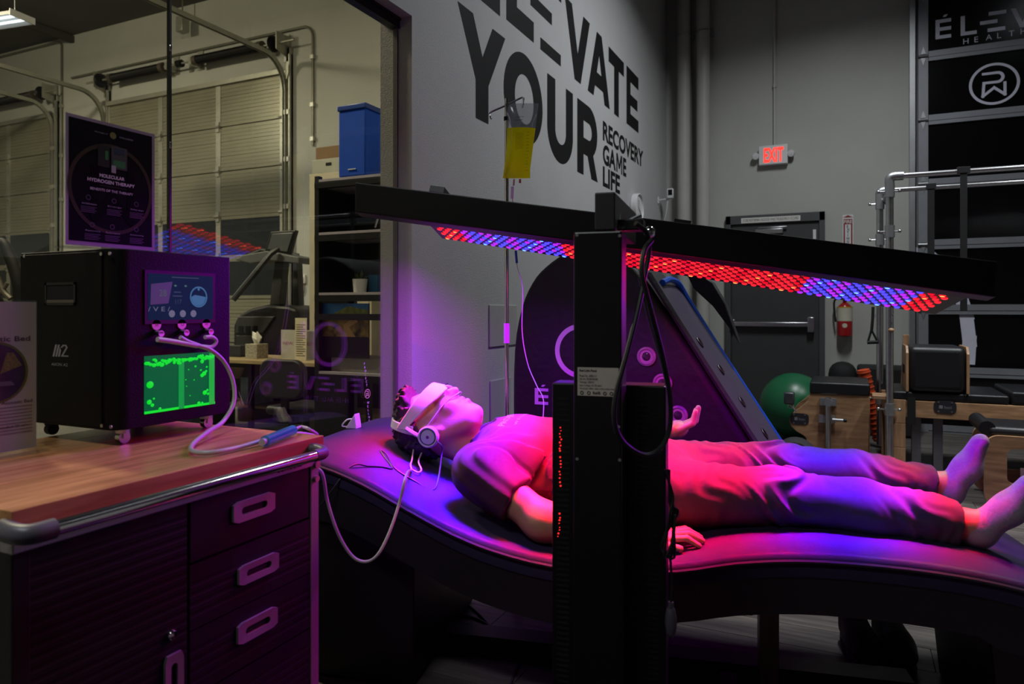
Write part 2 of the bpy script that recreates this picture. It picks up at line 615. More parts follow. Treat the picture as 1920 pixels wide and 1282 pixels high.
letter([[(6.125, 2.451), (6.157, 2.451), (6.157, 2.621), (6.125, 2.621)], [(6.273, 2.451), (6.305, 2.451), (6.305, 2.621), (6.273, 2.621)],
        [(6.157, 2.621), (6.157, 2.565), (6.200, 2.490), (6.215, 2.490), (6.215, 2.530), (6.165, 2.621)], [(6.273, 2.621), (6.265, 2.621), (6.215, 2.530), (6.215, 2.490), (6.230, 2.490), (6.273, 2.565)]])

# glazing in the opening
wn = struct(thing('window_1', 'floor to header glass wall with slim dark joints', None, (XG, 0, .1)))
wn['kind'] = 'structure'
clear = glassy('clear_glass', tint=(.87, .89, .88), base=.07)
for a, b in ((1.567, YJ), (.295, 1.561), (YJ0, .289)):
    MB().box(XG - .005, XG + .005, a, b, .1, ZH).build('pane', clear, wn, smooth=False)
for y in (1.564, .292):
    MB().box(XG - .007, XG + .007, y - .0035, y + .0035, .1, ZH).build('glass_joint', blackmet, wn, smooth=False)
MB().box(XG - .022, XG + .022, YJ0, YJ, ZH - .05, ZH).box(XG - .03, XG + .03, YJ0, YJ, ZH - .012, ZH).build('head_track', M('dark_bronze', '3a3438', .35, .6), wn, smooth=False)
MB().box(XG - .012, XG + .012, YJ - .008, YJ, .1, ZH).build('jamb_bead', M('bead_grey', '6a666a', .5), wn, smooth=False)
for z in (2.245, 2.05, 1.74):  # added chrome slivers stand in for the bright glints along the joint
    MB().box(XG + .004, XG + .010, 1.560, 1.568, z - .012, z + .012).build('joint_glint', chrome, wn, bevel=.003)
# vertical sticker on the glass
gx = XG + .0062
goldish = M('sticker_ink', 'e6dcae', .5)
whiteprint = M('white_print', 'e8e4f0', .6)
for i, ch in enumerate('PROJECT'):
    p = onX(684 + i * .7, 684 + i * 6.7, gx)
    text('sticker_letter', ch, (gx, p.y - .006, p.z), (0, 1, 0), (0, 0, 1), None, .0105, whiteprint, wn)
for i, ch in enumerate('WELLNESS'):
    p = onX(690 + i * .6, 757 + i * 6.7, gx)
    text('sticker_letter', ch, (gx, p.y - .006, p.z), (0, 1, 0), (0, 0, 1), None, .0105, whiteprint, wn)
p = onX(689, 738, gx)
badge_mark('sticker', lambda a, b: (gx, p.y + a * .021, p.z + b * .021), goldish, wn)

# access plates on the lettered wall
plate = M('plate_paint', 'b2b0b0', .6, var=.03)
for (a, b, c, d) in ((3.616, 3.99, .995, 1.24), (3.63, 3.9, .55, .80)):
    m = MB().box(XW, XW + .008, a, b, c, d)
    tag(m.build('access_plate', plate, bevel=.003), 'square painted access plate on the lettered wall, %s one' % ('upper' if d > 1 else 'lower'), 'access plate')

# downpipes in the corner
pvc = M('pipe_paint', 'b9b7b0', .5, var=.03)
for x, lab in ((-1.643, 'nearer the lettered wall'), (-1.428, 'nearer the exit door')):
    m = MB().cyl((x, 7.98, 0), (x, 7.98, CEIL), .072, 20)
    t = tag(thing('downpipe', 'white vertical corner downpipe, the one ' + lab, 'pipe', (x, 7.98, 0)), None, None, 'corner downpipes')
    m.build('pipe', pvc, t)
    MB().box(x - .1, x + .1, 8.04, 8.1, 4.26, 4.31).torus((x, 7.98, 4.285), .076, .008).build('pipe_strap', alu, t)

# ------------------------------------------------------------------ exit door (door_3)
d3 = struct(thing('door_3', 'dark grey exit door with push bar', None, (-.695, YB, 0)))
x0, x1, zt = -1.196, -.193, 2.235
m = MB().box(x0, x0 + .055, YB - .06, YB + .02, 0, zt).box(x1 - .055, x1, YB - .06, YB + .02, 0, zt).box(x0, x1, YB - .06, YB + .02, zt - .095, zt)
m.build('door_frame', greyframe, d3, smooth=False, bevel=.004)
MB().box(x0 + .057, x1 - .057, YB - .03, YB + .01, .01, zt - .1).build('door_leaf', doorgrey, d3, smooth=False, bevel=.003)
ba = onY(1380, 609, YB)
bb = onY(1513, 607, YB)
MB().box(ba.x - .03, bb.x + .06, YB - .1, YB - .06, 1.025, 1.075).build('push_bar', steel, d3, bevel=.008)
MB().box(bb.x + .01, bb.x + .075, YB - .11, YB - .03, .97, 1.13).build('latch_case', steel, d3, bevel=.008)
MB().box(ba.x - .045, ba.x + .0, YB - .1, YB - .03, 1.0, 1.1).build('bar_bracket', steel, d3, bevel=.008)
MB().box(-.88, -.60, YB - .1, YB - .03, 2.02, 2.075).box(-.86, -.56, YB - .075, YB - .055, 2.085, 2.1).build('door_closer', steel, d3, bevel=.006)
MB().box(x1 - .115, x1 - .085, YB - .045, YB - .03, 1.95, 2.05).build('door_contact', white, d3)
sg = MB().box(-1.03, -.43, YB - .064, YB - .061, 2.15, 2.205).build('notice_strip', offwhite, d3, smooth=False)
text('notice_lettering', 'DOORS MUST REMAIN UNLOCKED WHILE THE BUILDING IS OCCUPIED', (-1.015, YB - .0652, 2.163), (1, 0, 0), (0, 0, 1), .57, .03, ink, sg)

# ------------------------------------------------------------------ black panelled roll-up door (door_4)
d4 = struct(thing('door_4', 'black panelled roll-up door with pale logos', None, (2.4, YB, 0)))
railm = M('grey_rail', '8d9096', .45, .3, var=.05)
glossblack = M('gloss_black_panel', '08080b', .18, var=.2, spec=.6)
xs0, xs1 = .651, 4.3
YD = YB - .06
MB().box(xs0, xs0 + .09, YD - .01, YB, 0, 5.6).build('stile', railm, d4, smooth=False, bevel=.004)
MB().box(xs1, xs1 + .09, YD - .01, YB, 0, 5.6).build('stile', railm, d4, smooth=False, bevel=.004)
rails = [.03, .60, 1.21, 1.85, 2.45, 3.08, 3.71, 4.33, 4.96, 5.55]
for z in rails:
    m = MB().box(xs0 + .09, xs1, YD, YB, z - .048, z + .048)
    m.box(xs0 + .09, xs1, YD - .006, YB, z - .01, z - .004)
    m.build('rail', railm, d4, smooth=False)
for z0, z1 in zip(rails, rails[1:]):
    MB().box(xs0 + .09, xs1, YD + .025, YB, z0 + .046, z1 - .046).build('door_panel', glossblack, d4, smooth=False)
for z in rails[1:-1]:
    m = MB()
    m.prism([(-.022, .0), (.022, 0), (0, .075)], lambda a, b, t: (xs0 + .045 + a, YD - .012 - t, z + .02 + b), 0, .006)
    m.prism([(-.022, .0), (.022, 0), (0, -.075)], lambda a, b, t: (xs0 + .045 + a, YD - .012 - t, z - .02 + b), 0, .006)
    m.cyl((xs0 + .0, YD - .025, z), (xs0 + .085, YD - .025, z), .012, 8)
    m.build('hinge', alu, d4)
m = MB()
m.box(xs0 - .035, xs0 - .028, YD - .06, YB, 0, 5.6).box(xs0 - .075, xs0 - .028, YD - .064, YD - .058, 0, 5.6).box(xs0 - .075, xs0 - .07, YD - .06, YB, 0, 5.6)
m.build('track', alu, d4, smooth=False)
yl = YD + .0235
eo = onY(1754, 74, yl)
for piece in eleve_mark():
    flat('logo_letter', piece, lambda a, b: (eo.x + a * .176, yl, eo.z + b * .19), silverprint, d4)
ho = onY(1806, 83, yl)
for i, ch in enumerate('HEALTH'):
    text('logo_letter', ch, (ho.x + i * .092, yl, ho.z + (i * .004)), (1, 0, 0), (0, 0, 1), None, .052, silverprint, d4)
bo = onY(1864, 157, yl)
badge_mark('logo', lambda a, b: (bo.x + a * .205, yl, bo.z + b * .2), silverprint, d4)
arc = [onY(px, py, yl) for px, py in ((1725, 474), (1760, 486), (1790, 515), (1810, 550), (1822, 590), (1828, 640), (1826, 672))]
flat('logo_arc', stroke([(p.x - .045, p.z) for p in arc], .115), lambda a, b: (a, YD + .0235, b), silverprint, d4)

# ------------------------------------------------------------------ the two ribbed overhead doors behind the glass (door_1, door_2)
galv = M('galvanised_steel', 'a8a79c', .42, .55, var=.1, scale=6)
ribm = M('ribbed_door_steel', '8f8c7a', .33, .35, var=.06, scale=3)
darkpane = M('dark_door_pane', '24282c', .25, var=.1)
def overhead_door(name, xa, label):
    xb = xa + 3.97
    d = struct(thing(name, label, None, ((xa + xb) / 2, YB, 0)))
    zs = [0, .69, 1.37, 2.0, 2.66, 3.37, 4.07, 4.77]
    cols = [xa, xa + 1.32, xa + 2.64, xb]
    for k, (z0, z1) in enumerate(zip(zs, zs[1:])):
        if k in (2, 3):
            for c0, c1 in zip(cols, cols[1:]):
                MB().box(c0 + .05, c1 - .05, YB - .045, YB, z0 + .05, z1 - .05).build('pane', darkpane, d, smooth=False)
            MB().box(xa, xb, YB - .05, YB, z0, z0 + .05).box(xa, xb, YB - .05, YB, z1 - .05, z1).build('section_rail', ribm, d, smooth=False)
        else:
            prof = [(YB, z0 + .004)]
            n = 12
            for i in range(n + 1):
                z = z0 + .006 + (z1 - z0 - .012) * i / n
                dz = (z1 - z0) / n
                if i < n:
                    deep = .010 if i % 4 == 3 else .005
                    prof += [(YB - .05, z), (YB - .05, z + dz * .62), (YB - .05 + deep, z + dz * .7), (YB - .05 + deep, z + dz * .92)]
            prof += [(YB - .05, z1 - .006), (YB, z1 - .006)]
            MB().prism(prof, lambda a, b, t: (t, a, b), xa, xb).build('section', ribm, d, smooth=False)
    for c in cols:
        w = .055 if c in (xa, xb) else .05
        m = MB().box(c - w, c + w, YB - .058, YB - .045, 0, 4.77)
        for i in range(44):
            z = .1 + i * .106
            m.cyl((c - .02, YB - .064, z), (c - .02, YB - .056, z), .008, 6)
        m.build('stile', galv, d, smooth=False)
        for z in zs[1:-1]:
            MB().cyl((c - .05, YB - .085, z), (c + .05, YB - .085, z), .022, 8).box(c - .035, c + .035, YB - .08, YB - .05, z - .08, z + .08).build('hinge', galv, d)
    MB().box(xa, xb, YB - .1, YB - .05, 4.72, 4.79).build('top_rail', galv, d, smooth=False)
    for side, x in (('l', xa - .07), ('r', xb + .07)):
        pts = [(x, YB - .09, 0), (x, YB - .09, 4.45)]
        for i in range(1, 9):
            t = math.pi / 2 * i / 8
            pts.append((x, YB - .09 - .42 * (1 - math.cos(t)), 4.45 + .46 * math.sin(t)))
        pts.append((x, 3.6, 4.93))
        m = MB()
        for a, b in zip(pts, pts[1:]):
            a, b = Vector(a), Vector(b)
            n = Vector((0, (b - a).z, -(b - a).y)).normalized() * .028
            for o0, o1 in ((-.028, -.022), (.022, .028)):
                q = [a + Vector((o0, 0, 0)) - n, a + Vector((o1, 0, 0)) - n, a + Vector((o1, 0, 0)) + n, a + Vector((o0, 0, 0)) + n]
                m.hexa(q, [p + (b - a) for p in q])
            q = [a + Vector((-.028, 0, 0)) + n, a + Vector((.028, 0, 0)) + n, a + Vector((.028, 0, 0)) + n * 1.25, a + Vector((-.028, 0, 0)) + n * 1.25]
            m.hexa(q, [p + (b - a) for p in q])
        m.build('track', galv, d, smooth=False)
        MB().box(x - .01, x + .09, YB - .05, YB - .02, 0, 5.1).box(x + .07, x + .09, YB - .09, YB - .02, 0, 5.0).build('track_angle', galv, d, smooth=False)
        m = MB()
        for z in (.9, 1.9, 2.7, 3.4, 4.1):
            m.box(x - .03, x + .08, YB - .1, YB - .04, z, z + .07)
        m.build('track_bracket', galv, d, smooth=False)
        m = MB().prism([(0, 4.95), (-.25, 5.02), (-.25, 5.28), (0, 5.28)], lambda a, b, t: (t, YB - .02 + a, b), x - .004, x + .01)
        m.box(x - .05, x + .05, YB - .05, YB - .02, 4.9, 5.3)
        m.build('end_bearing_plate', galv, d, smooth=False)
        sg = 1 if side == 'l' else -1
        MB().lathe((x + .1 * sg - .05, YB - .2, 5.13), [(.03, 0), (.11, .01), (.12, .03), (.09, .05), (.11, .07), (.03, .1)], 16, (1, 0, 0)).build('cable_drum', blackmet, d)
    MB().cyl((xa - .35, YB - .2, 5.13), (xb + .35, YB - .2, 5.13), .016, 10).build('torsion_shaft', galv, d)
    for a, b in ((xa + .3, xa + 1.55), (xa + 2.32, xa + 3.68)):
        n = 60
        pr = []
        for i in range(n):
            h = (b - a) * i / n
            pr += [(.062, h), (.072, h + (b - a) / n * .5)]
        MB().lathe((a, YB - .2, 5.13), pr, 12, (1, 0, 0)).build('torsion_spring', M('spring_black', '161514', .5, .4), d, smooth=False)
        for x in (a, b):
            MB().cyl((x - .04, YB - .2, 5.13), (x + .04, YB - .2, 5.13), .078, 12).build('spring_cone', M('spring_cone', '5c5148', .5, .4), d)
    m = MB()
    for x in (xa + 1.65, xa + 2.2):
        m.box(x - .03, x + .03, YB - .22, YB - .0, 5.08, 5.2).box(x - .06, x + .06, YB - .02, YB, 5.05, 5.35)
    m.build('centre_bracket', galv, d, smooth=False)
    MB().cyl((xa + 1.9, YB - .2, 5.13), (xa + 2.0, YB - .2, 5.13), .06, 14).build('shaft_coupler', blackmet, d)
    return d
overhead_door('door_1', -11.57, 'ribbed steel overhead door behind the glass, nearer the shelf')
overhead_door('door_2', -17.11, 'ribbed steel overhead door behind the glass, far left')

# conduits on the wall behind the glass
cm = M('conduit', '7d7b70', .4, .5)
def conduit(pts, label, r=.018, boxes=()):
    t = thing('conduit', label, 'conduit', pts[0])
    MB().tube(pts, r, 8, sub=1).build('pipe', cm, t)
    for b in boxes:
        MB().box(b[0] - .03, b[0] + .03, YB - .06, YB - .004, b[2] - .03, b[2] + .03).build('pipe_clip', galv, t)
    return t
y = YB - .03
arcp = [(-7.22 + .17 * math.sin(a), y, 5.2 + .17 * math.cos(a)) for a in np.linspace(0, math.pi / 2, 7)]
conduit([(-12.6, y, 5.37)] + arcp + [(-7.05, y, 3.6)], 'grey conduit that bends down beside the overhead door springs', boxes=[(-7.05, 0, 4.9), (-7.05, 0, 4.2), (-7.05, 0, 3.7)])
arcp = [(-13.05 + .16 * math.sin(a), y, 6.0 + .08 * math.cos(a)) for a in np.linspace(0, math.pi / 2, 7)]
conduit([(-15.5, y, 6.08)] + arcp + [(-12.89, y, 2.0)], 'grey conduit dropping between the two overhead doors', boxes=[(-12.89, 0, 4.9), (-12.89, 0, 4.0), (-12.89, 0, 3.2)])
m = MB().cyl((-9.556, 7.9, 6.15), (-9.556, 7.9, 5.86), .012, 6)
t = thing('ceiling_sensor', 'small grey box hanging on a rod above the overhead door', 'sensor', (-9.556, 7.9, 5.6))
m.build('rod', cm, t)
MB().box(-9.63, -9.48, 7.83, 7.97, 5.62, 5.86).build('housing', galv, t, bevel=.01)
# roof beams under the ceiling
for i, x in enumerate((-12.6, -7.4)):
    m = MB().box(x - .035, x + .035, -3, YB, CEIL - .14, CEIL - .02)
    struct(m.build('trim_%d' % (i + 1), M('beam_paint', '3c3a36', .8), smooth=False), 'dark roof beam')

# ------------------------------------------------------------------ ceiling lamps (room behind the glass, then the gym)
lampbody = M('lamp_body', 'c8c8c8', .5)
tubem_w = emis('lamp_tube_warm', (1, .93, .78), 3.0)
tubem_c = emis('lamp_tube_cool', (.85, .95, 1.0), 3.0)
def ceiling_lamp(loc, power, col, label, tube, spread=178, w=1.2, hz=0):
    t = thing('ceiling_lamp', label, 'lamp', loc, hz, 'hanging tube lamps')
    x, y, z = loc
    c, s = math.cos(hz), math.sin(hz)
    T = Matrix.Translation(loc) @ Matrix.Rotation(hz, 4, 'Z')
    m = MB()
    m.T = T
    m.prism([(-.16, .0), (-.11, .07), (.11, .07), (.16, 0), (.15, 0), (.1, .055), (-.1, .055), (-.15, 0)], lambda a, b, q: (q, a, b), -w / 2, w / 2)
    m.box(-w / 2 - .01, -w / 2, -.16, .16, -.01, .07).box(w / 2, w / 2 + .01, -.16, .16, -.01, .07)
    m.build('housing', lampbody, t, smooth=False)
    for o in (-.06, .06):
        m = MB()
        m.T = T
        m.cyl((-w / 2, o, .02), (w / 2, o, .02), .014, 10)
        m.build('tube', tube, t)
    for o in (-w * .4, w * .4):
        m = MB()
        m.T = T
        m.cyl((o, 0, .07), (o, 0, CEIL - z), .004, 6)
        m.build('hanging_wire', steel, t)
    ld = bpy.data.lights.new('lamp_light', 'AREA')
    ld.shape = 'RECTANGLE'
    ld.size, ld.size_y = w, .26
    ld.energy = power
    ld.color = col
    ld.spread = math.radians(spread)
    lights = [(ld, -.015)]
    if tube is tubem_w:                            # the warm lamps are open tubes and shine sideways too
        ld.energy = power * .7
        pd = bpy.data.lights.new('lamp_light', 'POINT')
        pd.shadow_soft_size = .12
        pd.energy = power * .42
        pd.color = col
        lights.append((pd, -.13))
    for q, dz in lights:
        lo = bpy.data.objects.new('lamp_light', q)
        COL.objects.link(lo)
        lo.parent = t
        lo.location = (0, 0, dz)
    return t
warm, cool = (1, .88, .60), (.93, .97, 1.0)
p = at(-28, 47, 8.6)
ceiling_lamp((p.x, p.y, p.z), NEXT_LAMP * .12, cool, 'lit tube lamp hanging at the top left behind the glass', tubem_c, hz=.15)
ceiling_lamp((-5.2, 2.4, 5.75), NEXT_LAMP, warm, 'warm tube lamp hanging in the room behind the glass, out of frame', tubem_w)
ceiling_lamp((-10.5, 3.2, 5.75), NEXT_LAMP * 1.5, warm, 'warm tube lamp hanging before the overhead doors, out of frame', tubem_w)
ceiling_lamp((-1.2, -.4, 3.7), MAIN_LAMP * .7, cool, 'added cool lamp that lights the cabinet, unseen out of frame', tubem_c, 130, hz=.2)  # added lamp, placed to light the wooden top and the sign
ceiling_lamp((.1, 5.3, 4.8), MAIN_LAMP * 2.4, cool, 'cool tube lamp hanging over the exercise tables, out of frame', tubem_c, 152, hz=math.pi / 2)
ceiling_lamp((2.2, 4.5, 5.2), MAIN_LAMP * 2.2, cool, 'added cool fill lamp for the exercise equipment, unseen out of frame', tubem_c, 88, hz=math.pi / 2)  # added fill lamp that brightens the gear on the right

# ================================================================== THE BED
BK = 1.15                                          # bed placed a little farther than first measured
ZF = CH - CH / BK                                  # bed-frame height of the floor
B0 = cv(.0955 * BK, 0, 1.8 * BK)
B0.z = 0
BU = (cv(.974, 0, -.225) - Vector((0, 0, CH))).normalized()
BV = Vector((-BU.y, BU.x, 0))
BANG = math.atan2(BU.y, BU.x)
def BW(s, w, z):
    return B0 + BU * (s * BK) + BV * (w * BK) + Vector((0, 0, CH - (CH - z) * BK))
top = [(-.80, .797), (-.74, .805), (-.634, .798), (-.515, .758), (-.392, .70), (-.257, .64), (-.141, .604), (0, .58), (.16, .58), (.32, .592), (.456, .622), (.604, .64), (.774, .642), (.93, .633), (1.067, .612), (1.2, .575), (1.3, .53)]
def crv(pts, n):
    out = []
    m = len(pts)
    for i in range(m - 1):
        p0, p1, p2, p3 = pts[max(i - 1, 0)], pts[i], pts[i + 1], pts[min(i + 2, m - 1)]
        for k in range(n):
            t = k / n
            out.append(tuple(.5 * (2 * b + (c - a) * t + (2 * a - 5 * b + 4 * c - d) * t * t + (3 * b - a - 3 * c + d) * t ** 3) for a, b, c, d in zip(p0, p1, p2, p3)))
    return out + [pts[-1]]
topc = crv(top, 3)
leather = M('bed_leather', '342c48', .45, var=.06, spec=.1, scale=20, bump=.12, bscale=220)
sideleather = M('bed_side_vinyl', '17161a', .55, var=.1, bump=.1, bscale=200)
bed = thing('therapy_bed', 'dark grey upholstered wave shaped vibroacoustic therapy bed under the red light panel', 'bed', tuple(B0), BANG)
BWID = .76
def bedsurf(sz):                                   # top height along the bed
    for (a, b), (c, d) in zip(topc, topc[1:]):
        if a <= sz <= c:
            return b + (d - b) * (sz - a) / (c - a)
    return topc[-1][1] if sz > topc[-1][0] else topc[0][1]
# cushion: rounded cross-section swept along the curve
sec = [(0, -.055), (0, -.016), (.006, -.005), (.018, 0), (.1, .003), (BWID / 2, .004), (BWID - .1, .003), (BWID - .018, 0), (BWID - .006, -.005), (BWID, -.016), (BWID, -.055)]
m = MB()
vs, fs = [], []
for s, z in topc:
    for w, dz in sec:
        vs.append(BW(s, w, z + dz))
ns = len(sec)
for i in range(len(topc) - 1):
    for k in range(ns):
        fs.append((i * ns + k, i * ns + (k + 1) % ns, (i + 1) * ns + (k + 1) % ns, (i + 1) * ns + k))
fs += [tuple(range(ns)), tuple(range((len(topc) - 1) * ns, len(topc) * ns))]
m.add(vs, fs)
m.build('cushion', leather, bed, ang=60)
for w in (-.004, BWID + .004):
    MB().tube([BW(s, w, z - .017) for s, z in topc], .006, 6, sub=1).build('piping', M('piping', '2c2a30', .4), bed)
low = [(s, z - .165 + (.02 if .3 < s < 1 else 0)) for s, z in topc]
m = MB()
m.prism([(s, z - .055) for s, z in topc] + low[::-1], lambda a, b, t: BW(a, t, b), .004, BWID - .004)
m.build('bed_frame', sideleather, bed, smooth=False)
MB().prism([(-.76, ZF), (-.76, .6), (-.62, .6), (-.40, .50), (-.40, ZF)], lambda a, b, t: BW(a, t, b), .08, .68).build('head_pedestal', black, bed, smooth=False, bevel=.01)
MB().prism([(1.06, ZF), (1.03, .46), (1.24, .41), (1.27, ZF)], lambda a, b, t: BW(a, t, b), .08, .50).build('foot_pedestal', black, bed, smooth=False, bevel=.01)
legm = wood('bed_leg_wood', '4a3a32', '6a5446', (9, 9, 1.5), .4)
for w in (.34,):
    MB().prism([(.545, ZF), (.545, .49), (.597, .49), (.597, ZF)], lambda a, b, t: BW(a, t, b), w - .03, w + .03).build('leg', legm, bed, smooth=False, bevel=.003)
MB().prism([(-.4, ZF), (-.4, ZF + .04), (.95, ZF + .04), (.95, ZF)], lambda a, b, t: BW(a, t, b), .34, .42).build('floor_rail', black, bed, smooth=False)
# clamp with a valve hanging below the bed beside the wooden leg
m = MB().cyl(BW(.53, .33, .5), BW(.53, .33, .43), .010, 8).ball(BW(.525, .33, .43), .022, 10, 8).ball(BW(.535, .33, .385), (.012, .012, .03), 10, 8)
m.tube([BW(.54, .33, .37), BW(.525, .33, .355), BW(.50, .33, .358)], .009, 6)
m.build('clamp_valve', rubber, bed)

# ================================================================== RED LIGHT PANEL ON ITS STAND
P1 = cv(-.286, .2837, 2.86)
P2 = cv(1.469, -.0222, 2.44)
PU = (P2 - P1)
PL = PU.length
PU.normalize()
PW_ = cv(.221, -.2144, .953) - Vector((0, 0, CH))
PW_ = (PW_ - PU * PW_.dot(PU)).normalized()
PN = PW_.cross(PU)
if PN.z < 0:
    PN = -PN
PWID = .44
def PP(u, w, n):                                   # u along, w from the far edge toward the near edge, n up
    return P1 + PU * u - PW_ * w + PN * n
led = thing('red_light_panel', 'long black red light therapy panel with glowing red and blue lenses on a column stand', 'light panel', (PP(PL * .55, .6, 0).x, PP(PL * .55, .6, 0).y, 0))
panelblack = M('panel_black', '0a0a0c', .35, .2, var=.15)
m = MB().obox(PP(0, 0, .004), PU, -PW_, PN, PL, PWID, .022)
m.build('housing', panelblack, led, smooth=False, bevel=.004)
MB().obox(PP(.004, .004, 0), PU, -PW_, PN, PL - .008, PWID - .008, .006).build('lens_board', M('lens_board', '120c10', .3), led, smooth=False)
# near support rail of the panel
bl, br = at(665, 397, 2.23), at(1868, 557, 1.815)
tl, tr = at(665, 341, 2.23), at(1872, 490, 1.815)
back = (PW_ * .05)
MB().hexa([bl, br, tr, tl], [bl + back, br + back, tr + back, tl + back]).build('support_rail', panelblack, led, smooth=False, bevel=.004)
for u in (.12, PL * .5, PL - .12):
    a = PP(u, PWID - .02, .01)
    MB().obox(a, PU, -PW_, PN, .05, .12, .02).build('rail_bracket', panelblack, led, smooth=False)
# lenses
zones = [(0, .065, 'r'), (.065, .281, 'b'), (.281, .745, 'r'), (.745, .93, 'b'), (.93, 1.01, 'r')]
lm = dict(
    r0=emis('lens_red', (1.0, .012, .022), 1.7), r1=emis('lens_red_hot', (1.0, .10, .02), 6.0), r2=emis('lens_deep_red', (.80, .004, .02), 1.1),
    b0=emis('lens_blue', (.05, .04, 1.0), 2.2), b1=emis('lens_blue_hot', (.06, .16, 1.0), 6.0), b2=emis('lens_violet', (.40, .02, .85), 1.4))
PIT, ROW = .0320, .0278
lens = []
nr = int((PWID - .04) / ROW)
for j in range(nr):
    w = .026 + j * ROW
    for i in range(int((PL - .05) / PIT)):
        u = .034 + PIT * (i + (.5 if j % 2 else 0))
        if u > PL - .03:
            continue
        fr = u / PL
        zn = [z for a, b, z in zones if a <= fr < b][0]
        k = (i * 2 + j * 3) % 9
        hot = (i + 2 * j) % 5 == 0 and j % 2 == 0
        if zn == 'r':
            kind = 'r1' if hot else ('r2' if k in (1, 4) else 'r0')
        else:
            kind = 'b1' if hot else ('b2' if k in (0, 3, 6, 7) else 'b0')
        lens.append((u, w, kind))
def lens_bm():
    m = MB()
    n = 10
    v = [(0, 0, -.0045)] + [(.0072 * math.cos(2 * math.pi * i / n), .0072 * math.sin(2 * math.pi * i / n), -.0036) for i in range(n)] + [(.0106 * math.cos(2 * math.pi * i / n), .0106 * math.sin(2 * math.pi * i / n), 0) for i in range(n)]
    f = [(0, 1 + (i + 1) % n, 1 + i) for i in range(n)] + [(1 + i, 1 + (i + 1) % n, 1 + n + (i + 1) % n, 1 + n + i) for i in range(n)]
    return v, f
lv, lf = lens_bm()
LM = Matrix((PU, -PW_, PN)).transposed().to_4x4()
def lens_vis(q):
    return q[1] < .30
vis = sorted([q for q in lens if lens_vis(q)], key=lambda q: (PP(q[0], q[1], 0) - cam.location).length)[:300]
vs_ = set(vis)
proto = {}
for u, w, k in vis:
    if k not in proto:
        m = MB()
        m.add(lv, lf)
        me = bpy.data.meshes.new('lens')
        me.from_pydata(m.v, [], m.f)
        me.materials.append(lm[k])
        if k in ('r1', 'b1'):                      # bright core inside an ordinary lens
            me.materials.append(lm[k[0] + '0'])
            me.polygons.foreach_set('material_index', [0] * 10 + [1] * 10)
        proto[k] = me
    o = bpy.data.objects.new('lens', proto[k])
    COL.objects.link(o)
    o.parent = led
    o.matrix_parent_inverse = mw(led).inverted()
    o.matrix_basis = Matrix.Translation(PP(u, w, -.0005)) @ LM
m = MB()
keys = ['r0', 'r1', 'r2', 'b0', 'b1', 'b2']
for q in lens:
    if q in vs_:
        continue
    m.T = Matrix.Translation(PP(q[0], q[1], -.0005)) @ LM
    m.cur = keys.index(q[2])
    m.add(lv, lf)
    if q[2] in ('r1', 'b1'):
        m.mi[-10:] = [keys.index(q[2][0] + '0')] * 10
o = m.build('lens_field', [lm[k] for k in keys], led, smooth=False, kind='stuff')
# the light these lenses throw, one lamp per colour zone, set in the board
zc = {'r': (1.0, .003, .022), 'b': (.11, .006, 1.0)}
for a, b, z in zones:
    b = min(b, 1)
    ld = bpy.data.lights.new('panel_light', 'AREA')
    ld.shape = 'RECTANGLE'
    ld.size, ld.size_y = (b - a) * PL, PWID * .85
    ld.energy = LED_POWER * (b - a) * PL * (10.5 if z == 'r' else 12.5)
    ld.color = zc[z]
    ld.spread = math.radians(34 if z == 'r' else 24)
    ld2 = ld.copy()                                # stray wide-angle part of the same lenses
    ld2.spread = math.radians(180)
    ld2.energy = LED_POWER * (b - a) * PL * (4.2 if z == 'r' else 7.0) * (2.1 if a < .2 else 1)
    ld.energy *= (.72 if z == 'r' else .5) * (1.7 if .05 < a < .2 else 1)
    for q in (ld, ld2):
        lo = bpy.data.objects.new('panel_light', q)
        COL.objects.link(lo)
        lo.parent = led
        lo.matrix_parent_inverse = mw(led).inverted()
        lo.matrix_basis = Matrix.Translation(PP((a + b) / 2 * PL, PWID / 2, -.008)) @ LM
# column stand
SV = (cv(.295, 0, .955) - Vector((0, 0, CH))).normalized()    # away from the lens
SU = Vector((SV.y, -SV.x, 0))
def colbox(x0, x1, y0, y1, d, depth):
    a = at(x0, y1, d)
    b = at(x1, y1, d)
    w = (b - a).dot(SU)
    h = (at(x0, y0, d) - a).z
    return MB().obox(a, SU, SV, (0, 0, 1), w, depth, h)
DC = 1.55
h0 = at(1075, 435, DC)
b1 = at(1170, 435, DC)
wcol = (b1 - h0).dot(SU)
m = MB().obox(Vector((h0.x, h0.y, .06)), SU, SV, (0, 0, 1), wcol, .07, h0.z - .06)
m.build('column', panelblack, led, smooth=False, bevel=.004)
colbox(1115, 1155, 361, 432, DC, .36).build('arm', M('arm_black', '2a2a2c', .5, .2), led, smooth=False, bevel=.003)
def colat(px, py):                                 # point of the column's front face
    v = Vector(ray(px, py))
    o = cam.location
    return Vector(o) + v * ((h0 - Vector(o)).dot(SV) / v.dot(SV))
for px, py in ((1082, 441), (1162, 442), (1082, 860), (1162, 862), (1160, 800)):
    a = colat(px, py)
    MB().cyl(a, a - SV * .002, .0035, 8).build('screw', steel, led)
